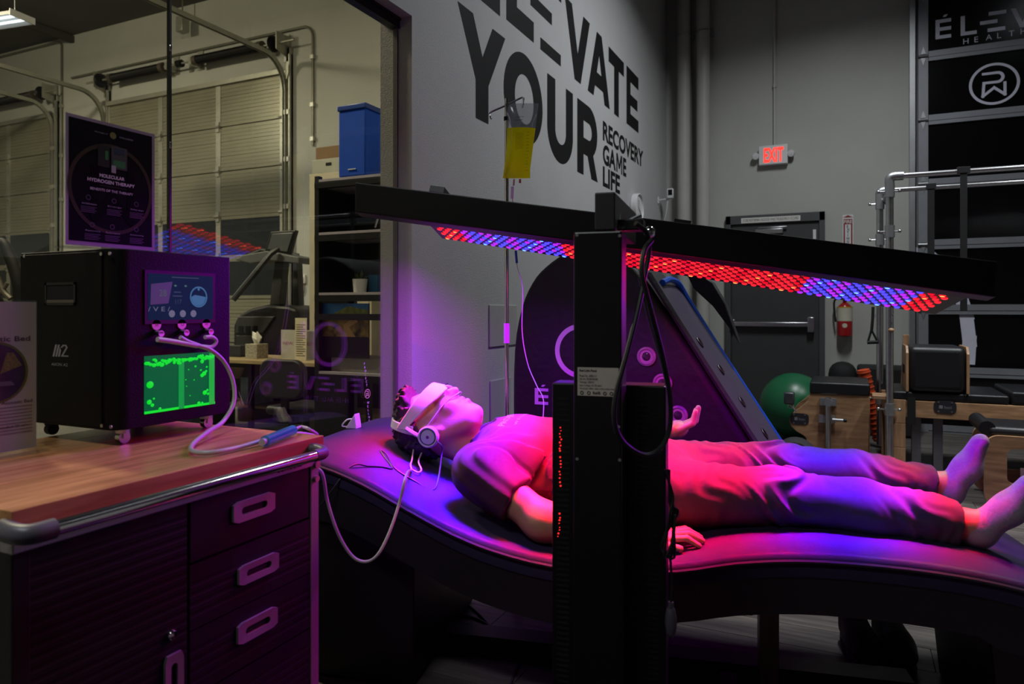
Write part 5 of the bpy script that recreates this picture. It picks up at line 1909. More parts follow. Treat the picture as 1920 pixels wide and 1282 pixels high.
# small picture of the machine on the poster
flat('poster_picture', [[(.33, .64), (.46, .64), (.46, .81), (.33, .81)]], lambda a, b: pf(a, b, 4), M('pic_black', '060607', .4), sh_)
flat('poster_picture', [[(.48, .64), (.66, .64), (.66, .82), (.48, .82)]], lambda a, b: pf(a, b, 4), M('pic_grey', '3c3a3c', .4), sh_)
flat('poster_picture', [[(.51, .76), (.63, .76), (.63, .81), (.51, .81)]], lambda a, b: pf(a, b, 5), M('pic_blue', '1a2a48', .4), sh_)
flat('poster_picture', [[(.50, .655), (.64, .655), (.64, .71), (.50, .71)], [(.41, .70), (.445, .70), (.445, .77), (.41, .77)]], lambda a, b: pf(a, b, 5), M('pic_green', '1f6a38', .5), sh_)
flat('poster_picture', [[(.48, .605), (.53, .605), (.53, .665), (.48, .665)]], lambda a, b: pf(a, b, 6), pt2, sh_)

SX = -1.66
sg = thing('bed_sign', 'white sign headed vibro acoustic bed standing at the left end of the cabinet', 'sign', (SX, .90, ZT))
r0_ = onX(62, 566, SX)
r1_ = onX(74, 838, SX)
yR, zS0, zS1 = (r0_.y + r1_.y) / 2, ZT + .006, r0_.z
yL = yR - .225
MB().box(SX - .004, SX - .0015, yL, yR + .002, zS0 - .004, zS1 + .003).box(SX - .06, SX + .05, yL, yR + .002, zS0 - .0055, zS0 - .002).build('acrylic_stand', acr, sg, smooth=False)
sh2_ = MB().box(SX - .0013, SX, yL, yR, zS0, zS1).build('sign_sheet', M('sign_paper', 'a9aaa2', .7), sg, smooth=False)
W2, H2 = yR - yL, zS1 - zS0
def sf(a, b, k=1):
    return (SX + .0004 * k, yL + W2 * a, zS0 + H2 * b)
def stx(body, a, b, w, h, mat=ink, bold=0.):
    text('sign_text', body, sf(a, b), (0, 1, 0), (0, 0, 1), W2 * w, H2 * h, mat, sh2_, bold=bold)
stx('Vibro Acoustic Bed', .14, .735, .80, .034, M('sign_ink', '3c3a3c', .6), .015)
flat('sign_picture', [disc2(.30, 40)], lambda a, b: sf(.62 + a, .53 + b * W2 / H2), M('sign_ring', '5a6a1c', .6), sh2_)
flat('sign_picture', [disc2(.275, 40)], lambda a, b: sf(.62 + a, .53 + b * W2 / H2, 2), M('sign_photo', '2c2826', .5, var=.5, scale=30), sh2_)
flat('sign_picture', [[(.66, .52), (.86, .57), (.78, .66), (.72, .66)]], lambda a, b: sf(a, b, 3), M('sign_photo_plant', '6a6a28', .6, var=.4, scale=200), sh2_)
flat('sign_picture', [[(.62, .44), (.80, .44), (.76, .47), (.64, .47)]], lambda a, b: sf(a, b, 3), M('sign_photo_bed', '5c5a5c', .6), sh2_)
stx('Benefits of Vibro Acoustic Bed', .30, .315, .66, .022, M('sign_ink', '3c3a3c', .6), .01)
for r_ in range(9):
    w_ = .9 - .25 * (r_ % 3 == 2)
    flat('sign_text', [[(.96 - w_, .29 - r_ * .022), (.96, .29 - r_ * .022), (.96, .297 - r_ * .022), (.96 - w_, .297 - r_ * .022)]], sf, M('sign_ink2', '77756f', .6), sh2_)
stx('Recommended 20 min', .50, .155, .42, .018, M('sign_ink', '3c3a3c', .6))

# ------------------------------------------------------------------ shoes under the bed and loose cables on the floor
shoem = M('shoe_black', '0a090b', .7, var=.3, scale=60, bump=.4, bscale=120)
solem = M('shoe_sole', '0c0b0c', .6)
for i, (px, py, lab) in enumerate(((1634, 1262, 'left'), (1703, 1266, 'right'))):
    o0 = onZ(px, py, 0)
    o0 = Vector((o0.x, o0.y, 0)) 
    fwd = (cv(.20 + .0 * i, 0, 1) - Vector((0, 0, CH)))
    fwd.z = 0
    fwd.normalize()
    sdv = Vector((fwd.y, -fwd.x, 0))
    t = thing('shoe', 'black lace-up trainer under the bed, the %s one of the pair' % lab, 'shoe', tuple(o0), 0, 'pair of black trainers')
    g = SDF((-.08, -.02, -.005), (.08, .32, .16), .005)
    g.cap((0, .05, .045), (0, .10, .05), .046, .05, .02, flat=((0, 0, 1), 1.15))
    g.cap((0, .10, .05), (0, .22, .055), .05, .043, .03, flat=((0, 0, 1), 1.0))
    g.cap((0, .13, .07), (0, .22, .10), .038, .040, .03)
    g.cap((0, .235, .05), (0, .25, .105), .038, .036, .03)
    g.ell((0, .225, .15), (.030, .045, .03), 0, carve=True)
    g.halfspace((0, 0, .018), (0, 0, -1))
    wf = lambda P: np.array(o0)[None] + P[:, 0:1] * np.array(sdv)[None] + P[:, 1:2] * np.array(fwd)[None] + P[:, 2:3] * np.array((0, 0, 1.))[None]
    g.build('upper', shoem, t, wf)
    so = [(.04 * math.cos(a) if False else 0, 0) for a in ()]
    pr = [(-.047, .07), (-.05, .11), (-.04, .17), (-.036, .22), (-.036, .26), (-.02, .288), (.02, .288), (.036, .26), (.036, .22), (.04, .17), (.05, .11), (.047, .07), (.036, .025), (.015, .003), (-.015, .003), (-.036, .025)]
    MB().prism(pr, lambda a, b, z: tuple(o0 + sdv * a + fwd * b + Vector((0, 0, z))), 0, .022).build('sole', solem, t, bevel=.004)
    m = MB()
    for k in range(5):
        y = .115 + k * .022
        z = .098 + k * .011
        m.tube([o0 + sdv * -.022 + fwd * y + Vector((0, 0, z - .006)), o0 + fwd * (y + .006) + Vector((0, 0, z + .004)), o0 + sdv * .022 + fwd * (y + .004) + Vector((0, 0, z - .006))], .0028, 6)
    m.build('lace', M('lace_black', '222024', .7), t)
cabm_ = M('floor_cable', '0b0b0c', .5)
m = MB()
fz = .004
def fp(px, py):
    return onZ(px, py, fz)
m.tube([fp(848, 1117), fp(885, 1140), fp(915, 1170), fp(918, 1182), fp(880, 1192), fp(845, 1180), fp(868, 1155), fp(905, 1165), fp(915, 1178), fp(870, 1190), fp(820, 1195), fp(780, 1210)], .0045, 6)
tag(m.build('floor_cable', cabm_), 'black cable coiled on the floor under the bed', 'cable')
m = MB().tube([fp(1000, 1212), fp(980, 1232), fp(965, 1262), fp(958, 1282)], .004, 6)
tag(m.build('floor_cable', M('cable_violet', '4a3a50', .4)), 'thin grey cable on the floor beside the base leg of the light stand', 'cable')

# ================================================================== WALL THINGS IN THE GYM
ex = thing('exit_sign', 'white box sign reading EXIT in glowing red above the grey door', 'exit sign', (-.70, YB - .05, 2.75))
MB().box(-.847, -.554, YB - .075, YB - .005, 2.765, 2.972).build('housing', white, ex, bevel=.008)
text('exit_lettering', 'EXIT', (-.795, YB - .0765, 2.79), (1, 0, 0), (0, 0, 1), .20, .155, emis('exit_red', (1.0, .03, .02), 2.6), ex, bold=.03, split=True)
for sgn, x in ((-1, -.88), (1, -.52)):
    c = Vector((x, YB - .06, 2.87))
    o = MB().lathe(c, [(.012, .03), (.03, .02), (.038, -.01), (.034, -.03), (.0, -.034)], 18, (0.1 * sgn, 1, .25)).build('lamp_head', white, ex)
    MB().cyl((x - sgn * .04, YB - .04, 2.87), c, .01, 8).build('lamp_arm', white, o)
MB().cyl((-.69, YB - .025, 2.97), (-.69, YB - .025, CEIL), .013, 10).build('feed_conduit', pvc, ex)
MB().cyl((-.69, YB - .025, 3.6), (-.69, YB - .025, 3.64), .02, 10).build('conduit_clip', pvc, ex)

fs = thing('fire_sign', 'white and red FIRE EXTINGUISHER wall sign above the extinguisher', 'sign', (.02, YB, 1.7))
s0 = onY(1580, 403, YB)
MB().box(s0.x, s0.x + .10, YB - .006, YB, 1.70, s0.z).build('sign_board', white, fs, smooth=False)
redm = M('sign_red', '8c2026', .5)
MB().box(s0.x + .008, s0.x + .092, YB - .0068, YB - .006, s0.z - .10, s0.z - .045).build('red_band', redm, fs, smooth=False)
flat('red_frame', [[(.008, .005), (.022, .005), (.022, s0.z - 1.8), (.008, s0.z - 1.8)], [(.078, .005), (.092, .005), (.092, s0.z - 1.8), (.078, s0.z - 1.8)], [(.0, s0.z - 1.70 - .03), (.1, s0.z - 1.70 - .03), (.05, s0.z - 1.70 - .005)]], lambda a, b: (s0.x + a, YB - .0066, 1.70 + b), redm, fs)
text('fire_lettering', 'FIRE', (s0.x + .012, YB - .0074, s0.z - .09), (1, 0, 0), (0, 0, 1), .076, .035, white, fs, bold=.02)
for i, c_ in enumerate('EXTINGUISHER'):
    text('fire_lettering', c_, (s0.x + .038 + (.008 if c_ == 'I' else 0), YB - .0074, s0.z - .135 - i * .031), (1, 0, 0), (0, 0, 1), None, .025, ink, fs, bold=.02)

fe = thing('fire_extinguisher', 'red fire extinguisher with a white label hanging beside the exit door', 'fire extinguisher', (-.01, YB - .09, .93))
fx, fy = -.005, YB - .095
red = M('extinguisher_red', 'a3181c', .3, var=.05)
MB().lathe((fx, fy, .93), [(.05, 0), (.07, .012), (.072, .03), (.072, .27), (.06, .315), (.035, .34), (.02, .35), (.018, .37)], 24).build('cylinder', red, fe)
MB().cyl((fx, fy, 1.09), (fx, fy, 1.235), .0728, 24).build('paper_label', M('ext_label', 'c8c4b0', .6), fe)
MB().cyl((fx, fy, 1.225), (fx, fy, 1.237), .0732, 24).build('label_band', M('ext_band', 'c8a020', .6), fe)
flat('round_badge', [disc2(.024, 18)], lambda a, b: (fx + a, fy - .0735, 1.045 + b), M('ext_label', 'c8c4b0', .6), fe)
MB().box(fx - .02, fx + .02, fy - .02, fy + .02, 1.30, 1.34).prism([(-.02, 0), (-.10, .03), (-.10, .045), (-.02, .02)], lambda a, b, t: (fx + t, fy + a, 1.335 + b), -.008, .008).build('valve', blackmet, fe)
MB().tube([(fx - .02, fy, 1.32), (fx - .09, fy, 1.31), (fx - .10, fy, 1.22), (fx - .085, fy, 1.08)], .010, 8).build('hose', rubber, fe)
MB().box(fx - .02, fx + .02, fy + .07, YB, 1.0, 1.3).build('wall_bracket', blackmet, fe)

ck = thing('wall_clock', 'round white rimmed wall clock on the lettered wall near the corner', 'clock', (XW, 6.68, 2.2))
cc = Vector((XW, 6.70, 2.19))
MB().lathe(cc, [(.135, .0), (.145, .01), (.145, .06), (.135, .065), (.125, .05)], 36, (1, 0, 0)).build('rim', white, ck)
MB().cyl(cc + Vector((.03, 0, 0)), cc + Vector((.048, 0, 0)), .127, 32).build('dial', M('clock_dial', '6a6c70', .5), ck)
MB().box(XW + .049, XW + .052, 6.697, 6.703, 2.19, 2.27).obox((XW + .0525, 6.70, 2.188), (0, .8, -.6), (0, .6, .8), (1, 0, 0), .09, .006, .002).build('hand', ink, ck)

sc_ = thing('wall_camera', 'small white security camera on a bracket near the corner pipes', 'camera', tuple(onX(1255, 375, XW + .1)))
c0 = onX(1256, 364, XW + .13)
MB().box(c0.x - .03, c0.x + .04, c0.y - .03, c0.y + .02, c0.z - .05, c0.z + .06).build('case', white, sc_, bevel=.01)
MB().box(c0.x - .012, c0.x + .032, c0.y - .032, c0.y - .03, c0.z - .015, c0.z + .045).build('lens_face', ink, sc_)
MB().cyl((XW, c0.y, c0.z - .06), (c0.x, c0.y, c0.z - .05), .010, 8).cyl((XW, c0.y, c0.z - .09), (XW, c0.y, c0.z - .02), .012, 8).build('bracket', white, sc_)
MB().tube([(c0.x - .02, c0.y, c0.z - .05), (c0.x - .05, c0.y, c0.z - .25), (XW + .01, c0.y, c0.z - .5), (XW + .008, c0.y, c0.z - 1.0)], .005, 6).build('cable', white, sc_)

# ================================================================== EXERCISE TABLE WITH STEEL FRAME
maple = wood('maple', '8e6a4c', 'bf9670', (1.5, 10, 10), .4, 3)
maplev = wood('maple_upright', '8e6a4c', 'bf9670', (10, 10, 1.5), .4, 3)
vinyl = M('black_vinyl', '17171a', .42, var=.08, bump=.1, bscale=200)
darkplate = M('dark_plate', '24242a', .5)
YR0, YR1 = 6.0, 6.62
rf = thing('exercise_table', 'maple pilates table with black pads and a steel canopy frame', 'exercise table', (1.6, 6.3, 0))
for y in (YR0, YR1):
    MB().box(.40, 3.2, y, y + .04, .41, .535).build('side_rail', maple, rf, smooth=False, bevel=.004)
    for x in (.272, 3.06):
        n = 3
        for k in range(n):
            MB().box(x, x + .134, y, y + .05, .54 * k / n + .001, .54 * (k + 1) / n - .001).build('leg', maplev, rf, smooth=False, bevel=.003)
MB().box(.272, .406, YR0 + .05, YR1, .40, .52).build('end_rail', maple, rf, smooth=False)
MB().box(.30, 1.05, YR0 + .0, YR1 + .03, .54, .60).build('pad', vinyl, rf, bevel=.015, seg=3)
MB().box(1.06, 3.2, YR0 + .0, YR1 + .03, .54, .63).build('pad', vinyl, rf, bevel=.015, seg=3)
MB().box(.185, .31, YR0 - .04, YR0 + .16, .535, .565).build('shelf_plate', maple, rf, bevel=.004)
for x, y in ((.30, YR0 - .0), (onY(1650, 500, YR1).x, YR1)):
    yy = y - .03 if y == YR0 else y + .03
    MB().cyl((x, yy, .08), (x, yy, 2.16), .026, 14).build('post', steel, rf)
    MB().tube([(x, yy, 2.14), (x, yy, 2.19), (x + .03, yy, 2.205), (x + .09, yy, 2.205)], .033, 12).build('elbow', alu, rf)
    MB().cyl((x + .08, yy, 2.205), (3.2, yy, 2.205), .02, 12).build('top_rail', steel, rf)
    for z in (.42, 1.75, 2.05):
        MB().cyl((x, yy, z), (x, yy, z + .09), .034, 14).build('collar', alu, rf)
        o = MB().cyl((x - .07, yy, z + .045), (x + .06, yy, z + .045), .007, 8).ball((x - .075, yy, z + .045), .013, 10, 8).ball((x + .065, yy, z + .045), .013, 10, 8)
        o.build('clamp_screw', steel, rf)
MB().cyl((.30, YR0 - .03, 2.12), (.30, YR1 + .03, 2.12), .02, 12).build('cross_rail', steel, rf)
x = onY(1806, 400, YR0 - .03).x
MB().box(x - .022, x + .022, YR0 - .055, YR0 - .05, 1.2, 2.2).box(x - .04, x + .04, YR0 - .06, YR0 + .0, 2.19, 2.235).build('strap', rubber, rf, bevel=.002)
x = onY(1745, 400, YR1 + .03).x
MB().box(x - .025, x + .025, YR1 + .005, YR1 + .01, 1.2, 2.2).box(x - .035, x + .035, YR1, YR1 + .06, 2.19, 2.235).build('strap', rubber, rf, bevel=.002)
x = onY(1709, 760, YR0 - .01).x
MB().box(x - .027, x + .027, YR0 - .008, YR0 - .003, .36, .56).build('strap', rubber, rf)
def badge(par, px, py, Y):
    c = onY(px, py, Y)
    w_, h_ = .071, .046
    pl_ = []
    for t in np.linspace(0, 2 * math.pi, 32, endpoint=False):
        q = (abs(math.cos(t) / w_) ** 4 + abs(math.sin(t) / h_) ** 4) ** -.25
        pl_.append((q * math.cos(t), q * math.sin(t)))
    o = MB().prism(pl_, lambda a, b, t: (c.x + a, Y - t, c.z + b), .0, .004).build('name_plate', darkplate, par)
    text('plate_lettering', 'basi', (c.x - .005, Y - .0046, c.z - .012), (1, 0, 0), (0, 0, 1), .045, .022, M('plate_print', '7a7a80', .5), o)
    flat('plate_mark', [[(-.038, -.012), (-.015, -.012), (-.015, .012), (-.038, .012)]], lambda a, b: (c.x + a, Y - .0046, c.z + b), M('plate_print', '7a7a80', .5), o)
    for a in (-.042, .042):
        for b in (-.034, .034):
            MB().cyl((c.x + a, Y - .004, c.z + b), (c.x + a, Y - .007, c.z + b), .007, 10).build('screw', steel, o)
badge(rf, 1772, 763, YR0)
m = MB()
for x in (.48, .62):
    m.box(x - .03, x + .03, YR0 + .05, YR0 + .12, .0, .41)
m.build('foot_jack', M('jack_grey', '6c6c70', .4, .5), rf, smooth=False)
MB().box(.47, 3.0, YR0 + .06, YR1, .36, .41).build('spring_carriage', blackmet, rf, smooth=False)
# hanging hand loop and hook
hl = thing('hand_loop', 'black hand loop with a foam grip hanging from the steel post', 'hand loop', tuple(onY(1635, 645, YR1)))
hh = [onY(1637, 575, YR1), onY(1636, 600, YR1), onY(1634, 622, YR1)]
MB().tube(hh, .012, 6).build('strap', rubber, hl)
MB().tube([onY(1634, 618, YR1), onY(1627, 642, YR1)], .009, 6, sub=1).tube([onY(1634, 618, YR1), onY(1645, 640, YR1)], .009, 6, sub=1).build('loop', rubber, hl)
MB().cyl(onY(1626, 642, YR1), onY(1646, 641, YR1), .015, 10).build('grip', rubber, hl)
MB().torus(onY(1638, 592, YR1), .014, .003, (0, 1, 0), 16, 6).build('ring', steel, hl)
hk = thing('spring_hook', 'steel spring hook with a wooden knob hanging beside the steel post', 'hook', tuple(onY(1671, 625, YR0 - .03)))
a = onY(1671, 575, YR0 - .05)
MB().torus(onY(1671, 592, YR0 - .05), .016, .0035, (0, 1, 0), 16, 6).torus(onY(1670, 606, YR0 - .05), .013, .003, (.6, .8, 0), 16, 6).cyl(a, onY(1671, 588, YR0 - .05), .003, 6).build('clip', steel, hk)
MB().ball(onY(1671, 619, YR0 - .05), (.022, .018, .017), 12, 8).build('knob', maple, hk)

bx = thing('sitting_box', 'black upholstered box with maple ends on the exercise table', 'box', (.6, 6.2, .60))
zb0, zb1 = .602, .94
pr = []
for cx, cz, a0 in ((.735, zb1 - .04, 0), (.475, zb1 - .04, 90), (.475, zb0 + .04, 180), (.735, zb0 + .04, 270)):
    for k in range(5):
        t = math.radians(a0 + 90 * k / 4)
        pr.append((cx + .04 * math.cos(t), cz + .04 * math.sin(t)))
x0, x1 = .425, .79
MB().box(x0, x1, YR0 - .02, YR0 + .42, zb0, zb1).build('upholstery', vinyl, bx, bevel=.045, seg=4)
for x in (x0 - .018, x1):
    m = MB().prism([(YR0 - .02, zb0), (YR0 + .42, zb0), (YR0 + .42, zb1 - .05), (YR0 + .37, zb1), (YR0 + .03, zb1), (YR0 - .02, zb1 - .05)], lambda a, b, t: (t, a, b), x, x + .018)
    o = m.build('end_panel', maplev, bx, smooth=False, bevel=.003)
    MB().box(x - .002, x + .020, YR0 + .10, YR0 + .30, zb0 + .12, zb0 + .19).build('hand_slot', ink, o, bevel=.006)

# ------------------------------------------------------------------ maple chair with pedal side
wc = thing('pilates_chair', 'maple pilates chair with a curved side panel, steel tube and black seat', 'pilates chair', (0, 6.5, 0))
YC = 6.2
poly = [(436, 655), (425, 705), (380, 745), (330, 780), (303, 810), (295, 845), (310, 885), (345, 918), (392, 945), (412, 965), (414, 1000), (408, 1045), (392, 1075), (400, 1300), (840, 1300), (855, 658)]
pts = [onY(1400 + a / 3.692, 560 + b / 3.692, YC) for a, b in poly]
pl_ = [(p.x, max(p.z, 0)) for p in pts]
for Y in (YC, YC + .55):
    MB().prism(pl_, lambda a, b, t: (a, Y + t, b), 0, .03).build('side_panel', maple, wc, smooth=False, bevel=.003)
zs_ = pts[0].z
MB().box(pts[0].x, pts[-1].x, YC - .01, YC + .59, zs_, zs_ + .095).build('seat_pad', vinyl, wc, bevel=.015, seg=3)
MB().box(pts[-1].x - .03, pts[-1].x, YC + .03, YC + .55, .0, zs_).build('back_panel', maple, wc, smooth=False)
MB().box(pts[0].x, pts[-1].x, YC + .03, YC + .55, zs_ - .03, zs_).build('seat_board', maple, wc, smooth=False)
xp = onY(1553, 800, YC).x
MB().cyl((xp, YC - .035, .0), (xp, YC - .035, zs_ - .02), .021, 14).build('steel_tube', steel, wc)
MB().box(xp - .06, xp + .06, YC - .02, YC, zs_ - .09, zs_ - .03).cyl((xp, YC - .065, zs_ - .06), (xp, YC, zs_ - .06), .032, 14).build('tube_mount', alu, wc)
zc_ = onY(1553, 785, YC).z
MB().box(xp - .07, xp + .05, YC - .03, YC, zc_ - .03, zc_ + .03).cyl((xp + .03, YC - .04, zc_), (xp + .11, YC - .04, zc_), .012, 10).build('tube_clamp', alu, wc)
MB().cyl((xp + .11, YC - .04, zc_), (xp + .135, YC - .04, zc_), .014, 10).build('clamp_knob', rubber, wc)
badge(wc, 1499, 785, YC)
m = MB()
a = onY(1480, 745, YC - .02)
MB().box(a.x - .04, a.x + .04, YC - .06, YC + .02, a.z - .055, a.z + .045).build('pulley_case', M('pulley_grey', '4c4c50', .4, .4), wc, bevel=.012)
MB().tube([onY(1481, 757, YC - .03), onY(1488, 765, YC - .03), onY(1493, 772, YC - .03)], .008, 6).torus(onY(1483, 760, YC - .03), .02, .005, (0, 1, 0)).build('pulley_hook', steel, wc)

gb = tag(MB().ball((onY(1488, 760, 7.15).x, 7.15, .305), .305, 32, 20).build('exercise_ball', M('ball_green', '14613c', .35, var=.06, scale=4)), 'large green exercise ball behind the pilates chair', 'ball')
st2 = thing('wooden_arc', 'low curved maple arc block on the floor left of the pilates chair', 'arc block', (-.45, 5.9, 0))
a0 = onY(1497, 845, 5.9)
pr = [(.16 * math.cos(t), .17 * math.sin(t)) for t in np.linspace(0, math.pi, 13)]
MB().prism(pr, lambda a, b, t: (-.36 + a, t, max(0, b)), 5.9, 6.12).build('block', maple, st2, smooth=False)
MB().prism([(1.06 * a, 1.06 * b) for a, b in pr] + [(a, b) for a, b in pr[::-1]], lambda a, b, t: (-.36 + a, t, b), 5.88, 6.14).build('pad', M('arc_pad', '34363a', .6), st2)
# cushions and rollers on the floor by the wall
p0 = onY(1582, 700, 7.6)
c1 = tag(MB().box(p0.x - .14, p0.x + .12, 7.55, 7.9, 0, .69).build('bolster', M('bolster_black', '0e0e10', .8), bevel=.12, seg=4), 'black round topped bolster standing against the wall', 'bolster')
p0 = onY(1640, 700, 7.6)
c2 = tag(MB().box(p0.x - .15, p0.x + .37, 7.55, 7.88, 0, .665).build('gear_bag', M('bag_black', '101012', .8, bump=.3, bscale=20), bevel=.03, seg=3), 'black square gear bag standing behind the steel posts', 'bag')
p0 = onY(1626, 730, 6.9)
t = thing('foam_roller', 'ridged orange foam roller leaning behind the pilates chair', 'roller', (p0.x, 6.9, 0))
A, B = Vector((p0.x + .10, 6.98, .06)), Vector((p0.x - .03, 6.92, .68))
MB().cyl(A, B, .05, 16).build('core', M('roller_orange', 'c8481c', .6), t)
m = MB()
for k in range(14):
    c = A + (B - A) * ((k + .5) / 14)
    m.torus(c, .051, .007, tuple(B - A), 18, 6)
m.build('ridge', M('roller_orange_dark', 'a83a14', .6), t)
a, b = onY(1683, 705, 6.75), onY(1693, 636, 6.75)
tag(MB().obox(Vector((a.x, 6.75, 0)), (1, 0, 0), (0, 1, 0), (b - Vector((a.x, 6.75, 0))).normalized(), .045, .02, 1.0).build('wooden_pole', maplev, smooth=False, bevel=.003), 'flat wooden pole standing behind the box on the exercise table', 'pole')
# rounded maple barrel frame at the right edge
br = thing('ladder_barrel', 'rounded maple frame of a padded barrel at the right edge of the frame', 'barrel', (1.05, 5.2, 0))
YQ = 5.15
c0, c1 = onY(1846, 815, YQ), onY(1868, 835, YQ)
cx, wid, zt2 = c0.x + .26, .26, c0.z + .0
def rrect(cx, cz, w, h, r, n=6):
    o = []
    for sx_, sz_, a0 in ((1, 1, 0), (-1, 1, 90), (-1, -1, 180), (1, -1, 270)):
        for k in range(n + 1):
            t = math.radians(a0 + 90 * k / n)
            o.append((cx + sx_ * (w - r) + r * math.cos(t), cz + sz_ * (h - r) + r * math.sin(t)))
    return o
for Y in (YQ, YQ + .45):
    hz_ = zt2 / 2
    ou = rrect(cx, hz_, wid, hz_, .08)
    inn = rrect(cx + .02, hz_ + .04, wid - .095, hz_ - .115, .04)
    m = MB()
    n = len(ou)
    vs = [(a, Y, b) for a, b in ou] + [(a, Y, b) for a, b in inn] + [(a, Y + .03, b) for a, b in ou] + [(a, Y + .03, b) for a, b in inn]
    fs = []
    for k in range(n):
        j = (k + 1) % n
        fs += [(k, j, n + j, n + k), (2 * n + j, 2 * n + k, 3 * n + k, 3 * n + j), (j, k, 2 * n + k, 2 * n + j), (n + k, n + j, 3 * n + j, 3 * n + k)]
    m.add(vs, fs)
    m.build('side_frame', maple, br, smooth=False)
MB().box(cx - wid + .02, cx + wid, YQ + .03, YQ + .45, zt2 - .02, zt2 + .05).build('pad', vinyl, br, bevel=.03, seg=3)
MB().cyl((cx - wid + .02, YQ + .04, zt2 + .035), (cx - wid + .02, YQ + .44, zt2 + .035), .045, 16).build('foot_roll', vinyl, br)
MB().box(cx - .2, cx + .2, YQ + .03, YQ + .45, .05, .08).build('cross_board', maple, br, smooth=False)
MB().box(cx - .06, cx + .06, YQ + .1, YQ + .1006, .16, .24).build('paper_tag', offwhite, br, smooth=False)

# ================================================================== THE ROOM BEHIND THE GLASS
shm = M('shelf_black', '0e0e11', .4, .3)
SY0, SY1 = 3.6, 4.0
su = thing('shelf_unit', 'tall black metal shelf unit seen through the glass beside the wall edge', 'shelf', (-2.72, 3.8, 0))
SX0, SX1 = -3.13, -2.30
for x in (SX0, SX1 - .035):
    for y in (SY0, SY1 - .035):
        m = MB().box(x, x + .035, y, y + .035, 0, 2.08)
        m.build('upright', shm, su, smooth=False)
grey_board = M('shelf_board', '8a868c', .5)
for z in (.30, .80, 1.19, 1.31, 1.70, 2.045):
    MB().box(SX0, SX1, SY0 - .002, SY0 + .03, z - .045, z - .005).build('shelf_beam', shm, su, smooth=False)
    if z not in (1.19,):
        MB().box(SX0 + .02, SX1 - .02, SY0 + .03, SY1 - .01, z - .03, z).build('shelf_board', grey_board, su, smooth=False)
        MB().box(SX0 + .035, SX1 - .035, SY0 + .0, SY0 + .028, z - .004, z + .012).build('board_edge', M('board_edge', 'a8a0aa', .5), su, smooth=False)
MB().box(SX0 + .01, SX1 - .01, SY1 - .01, SY1, 1.33, 2.04).build('back_sheet', M('back_sheet', '101012', .4), su, smooth=False)
MB().box(SX0 + .0, SX0 + .008, SY0 + .035, SY1 - .035, .32, 2.04).build('side_sheet', shm, su, smooth=False)

pp = onY(675, 545, 3.72)
po = thing('potted_plant', 'small green plant in a white pot on the shelf unit', 'potted plant', (pp.x, 3.72, 1.31))
MB().lathe((pp.x, 3.72, 1.311), [(.036, 0), (.04, .003), (.049, .095), (.05, .10), (.045, .10), (.044, .09)], 20).build('pot', white, po)
MB().cyl((pp.x, 3.72, 1.385), (pp.x, 3.72, 1.40), .043, 16).build('soil', M('soil', '1c140e', .9), po)
random.seed(2)
lf_m = M('succulent', '4c5a34', .5, var=.25, scale=30)
for k in range(26):
    a = random.random() * 6.283
    r = random.uniform(.02, .075)
    b = Vector((pp.x + .02 * math.cos(a), 3.72 + .02 * math.sin(a), 1.398))
    tip = Vector((pp.x + r * math.cos(a), 3.72 + r * math.sin(a), 1.40 + random.uniform(.03, .085) * (1.3 - r / .08)))
    mid_ = (b + tip) / 2 + Vector((0, 0, .012))
    sd2 = Vector((-math.sin(a), math.cos(a), 0)) * .006
    m = MB()
    m.add([b - sd2 * .6, b + sd2 * .6, mid_ + sd2, mid_ - sd2, tip, mid_ + Vector((0, 0, -.004))], [(0, 1, 2, 3), (3, 2, 4), (0, 5, 1), (1, 5, 2), (3, 5, 0), (2, 5, 4), (4, 5, 3)])
    m.build('leaf', lf_m, po)
p0, p1 = onY(597, 569, 3.66), onY(691, 632, 3.66)
lp = thing('landscape_print', 'landscape print of a golden coast under a blue sky on the shelf unit', 'picture', ((p0.x + p1.x) / 2, 3.66, .97))
MB().box(p0.x, p1.x, 3.66, 3.672, .90, p0.z).build('print_board', M('print_back', '15181c', .6), lp, smooth=False)
yy = 3.6592
hh_ = p0.z - p1.z
flat('print_sky', [[(0, .62), (1, .62), (1, 1), (0, 1)]], lambda a, b: (p0.x + (p1.x - p0.x) * a, yy, p1.z + hh_ * b), M('print_sky', '3a8ae8', .5, var=.5, scale=9), lp)
flat('print_hill', [[(.2, .62), (1, .62), (1, .80), (.8, .86), (.6, .92), (.45, .80)]], lambda a, b: (p0.x + (p1.x - p0.x) * a, yy - .0004, p1.z + hh_ * b), M('print_hill', '8a9a44', .5, var=.5, scale=30), lp)
flat('print_land', [[(0, 0), (1, 0), (1, .62), (0, .62)]], lambda a, b: (p0.x + (p1.x - p0.x) * a, yy, p1.z + hh_ * b), M('print_land', '8a742c', .5, var=.95, scale=22), lp)
flat('print_road', [[(.55, 0), (.75, 0), (.62, .30), (.80, .45), (.72, .60), (.5, .35)]], lambda a, b: (p0.x + (p1.x - p0.x) * a, yy - .0004, p1.z + hh_ * b), M('print_road', 'd0a460', .5), lp)
q0 = onY(600, 634, 3.70)
tag(MB().box(-3.06, -2.60, 3.68, 3.95, .802, .90).build('document_box', M('doc_white', '8a867e', .7), bevel=.004), 'low white document box on the shelf unit below the landscape print', 'box')
q1 = onY(697, 520, 3.75)
tag(MB().box(q1.x - .05, q1.x + .02, 3.78, 3.95, 1.312, 1.44).build('blue_carton', M('carton_blue', '2a6a9a', .6), bevel=.003), 'small blue carton behind the white plant pot on the shelf', 'carton')
t = thing('gear_bundle', 'black folded gear with light straps on the upper shelf of the shelf unit', 'gear', (-2.55, 3.8, 1.70))
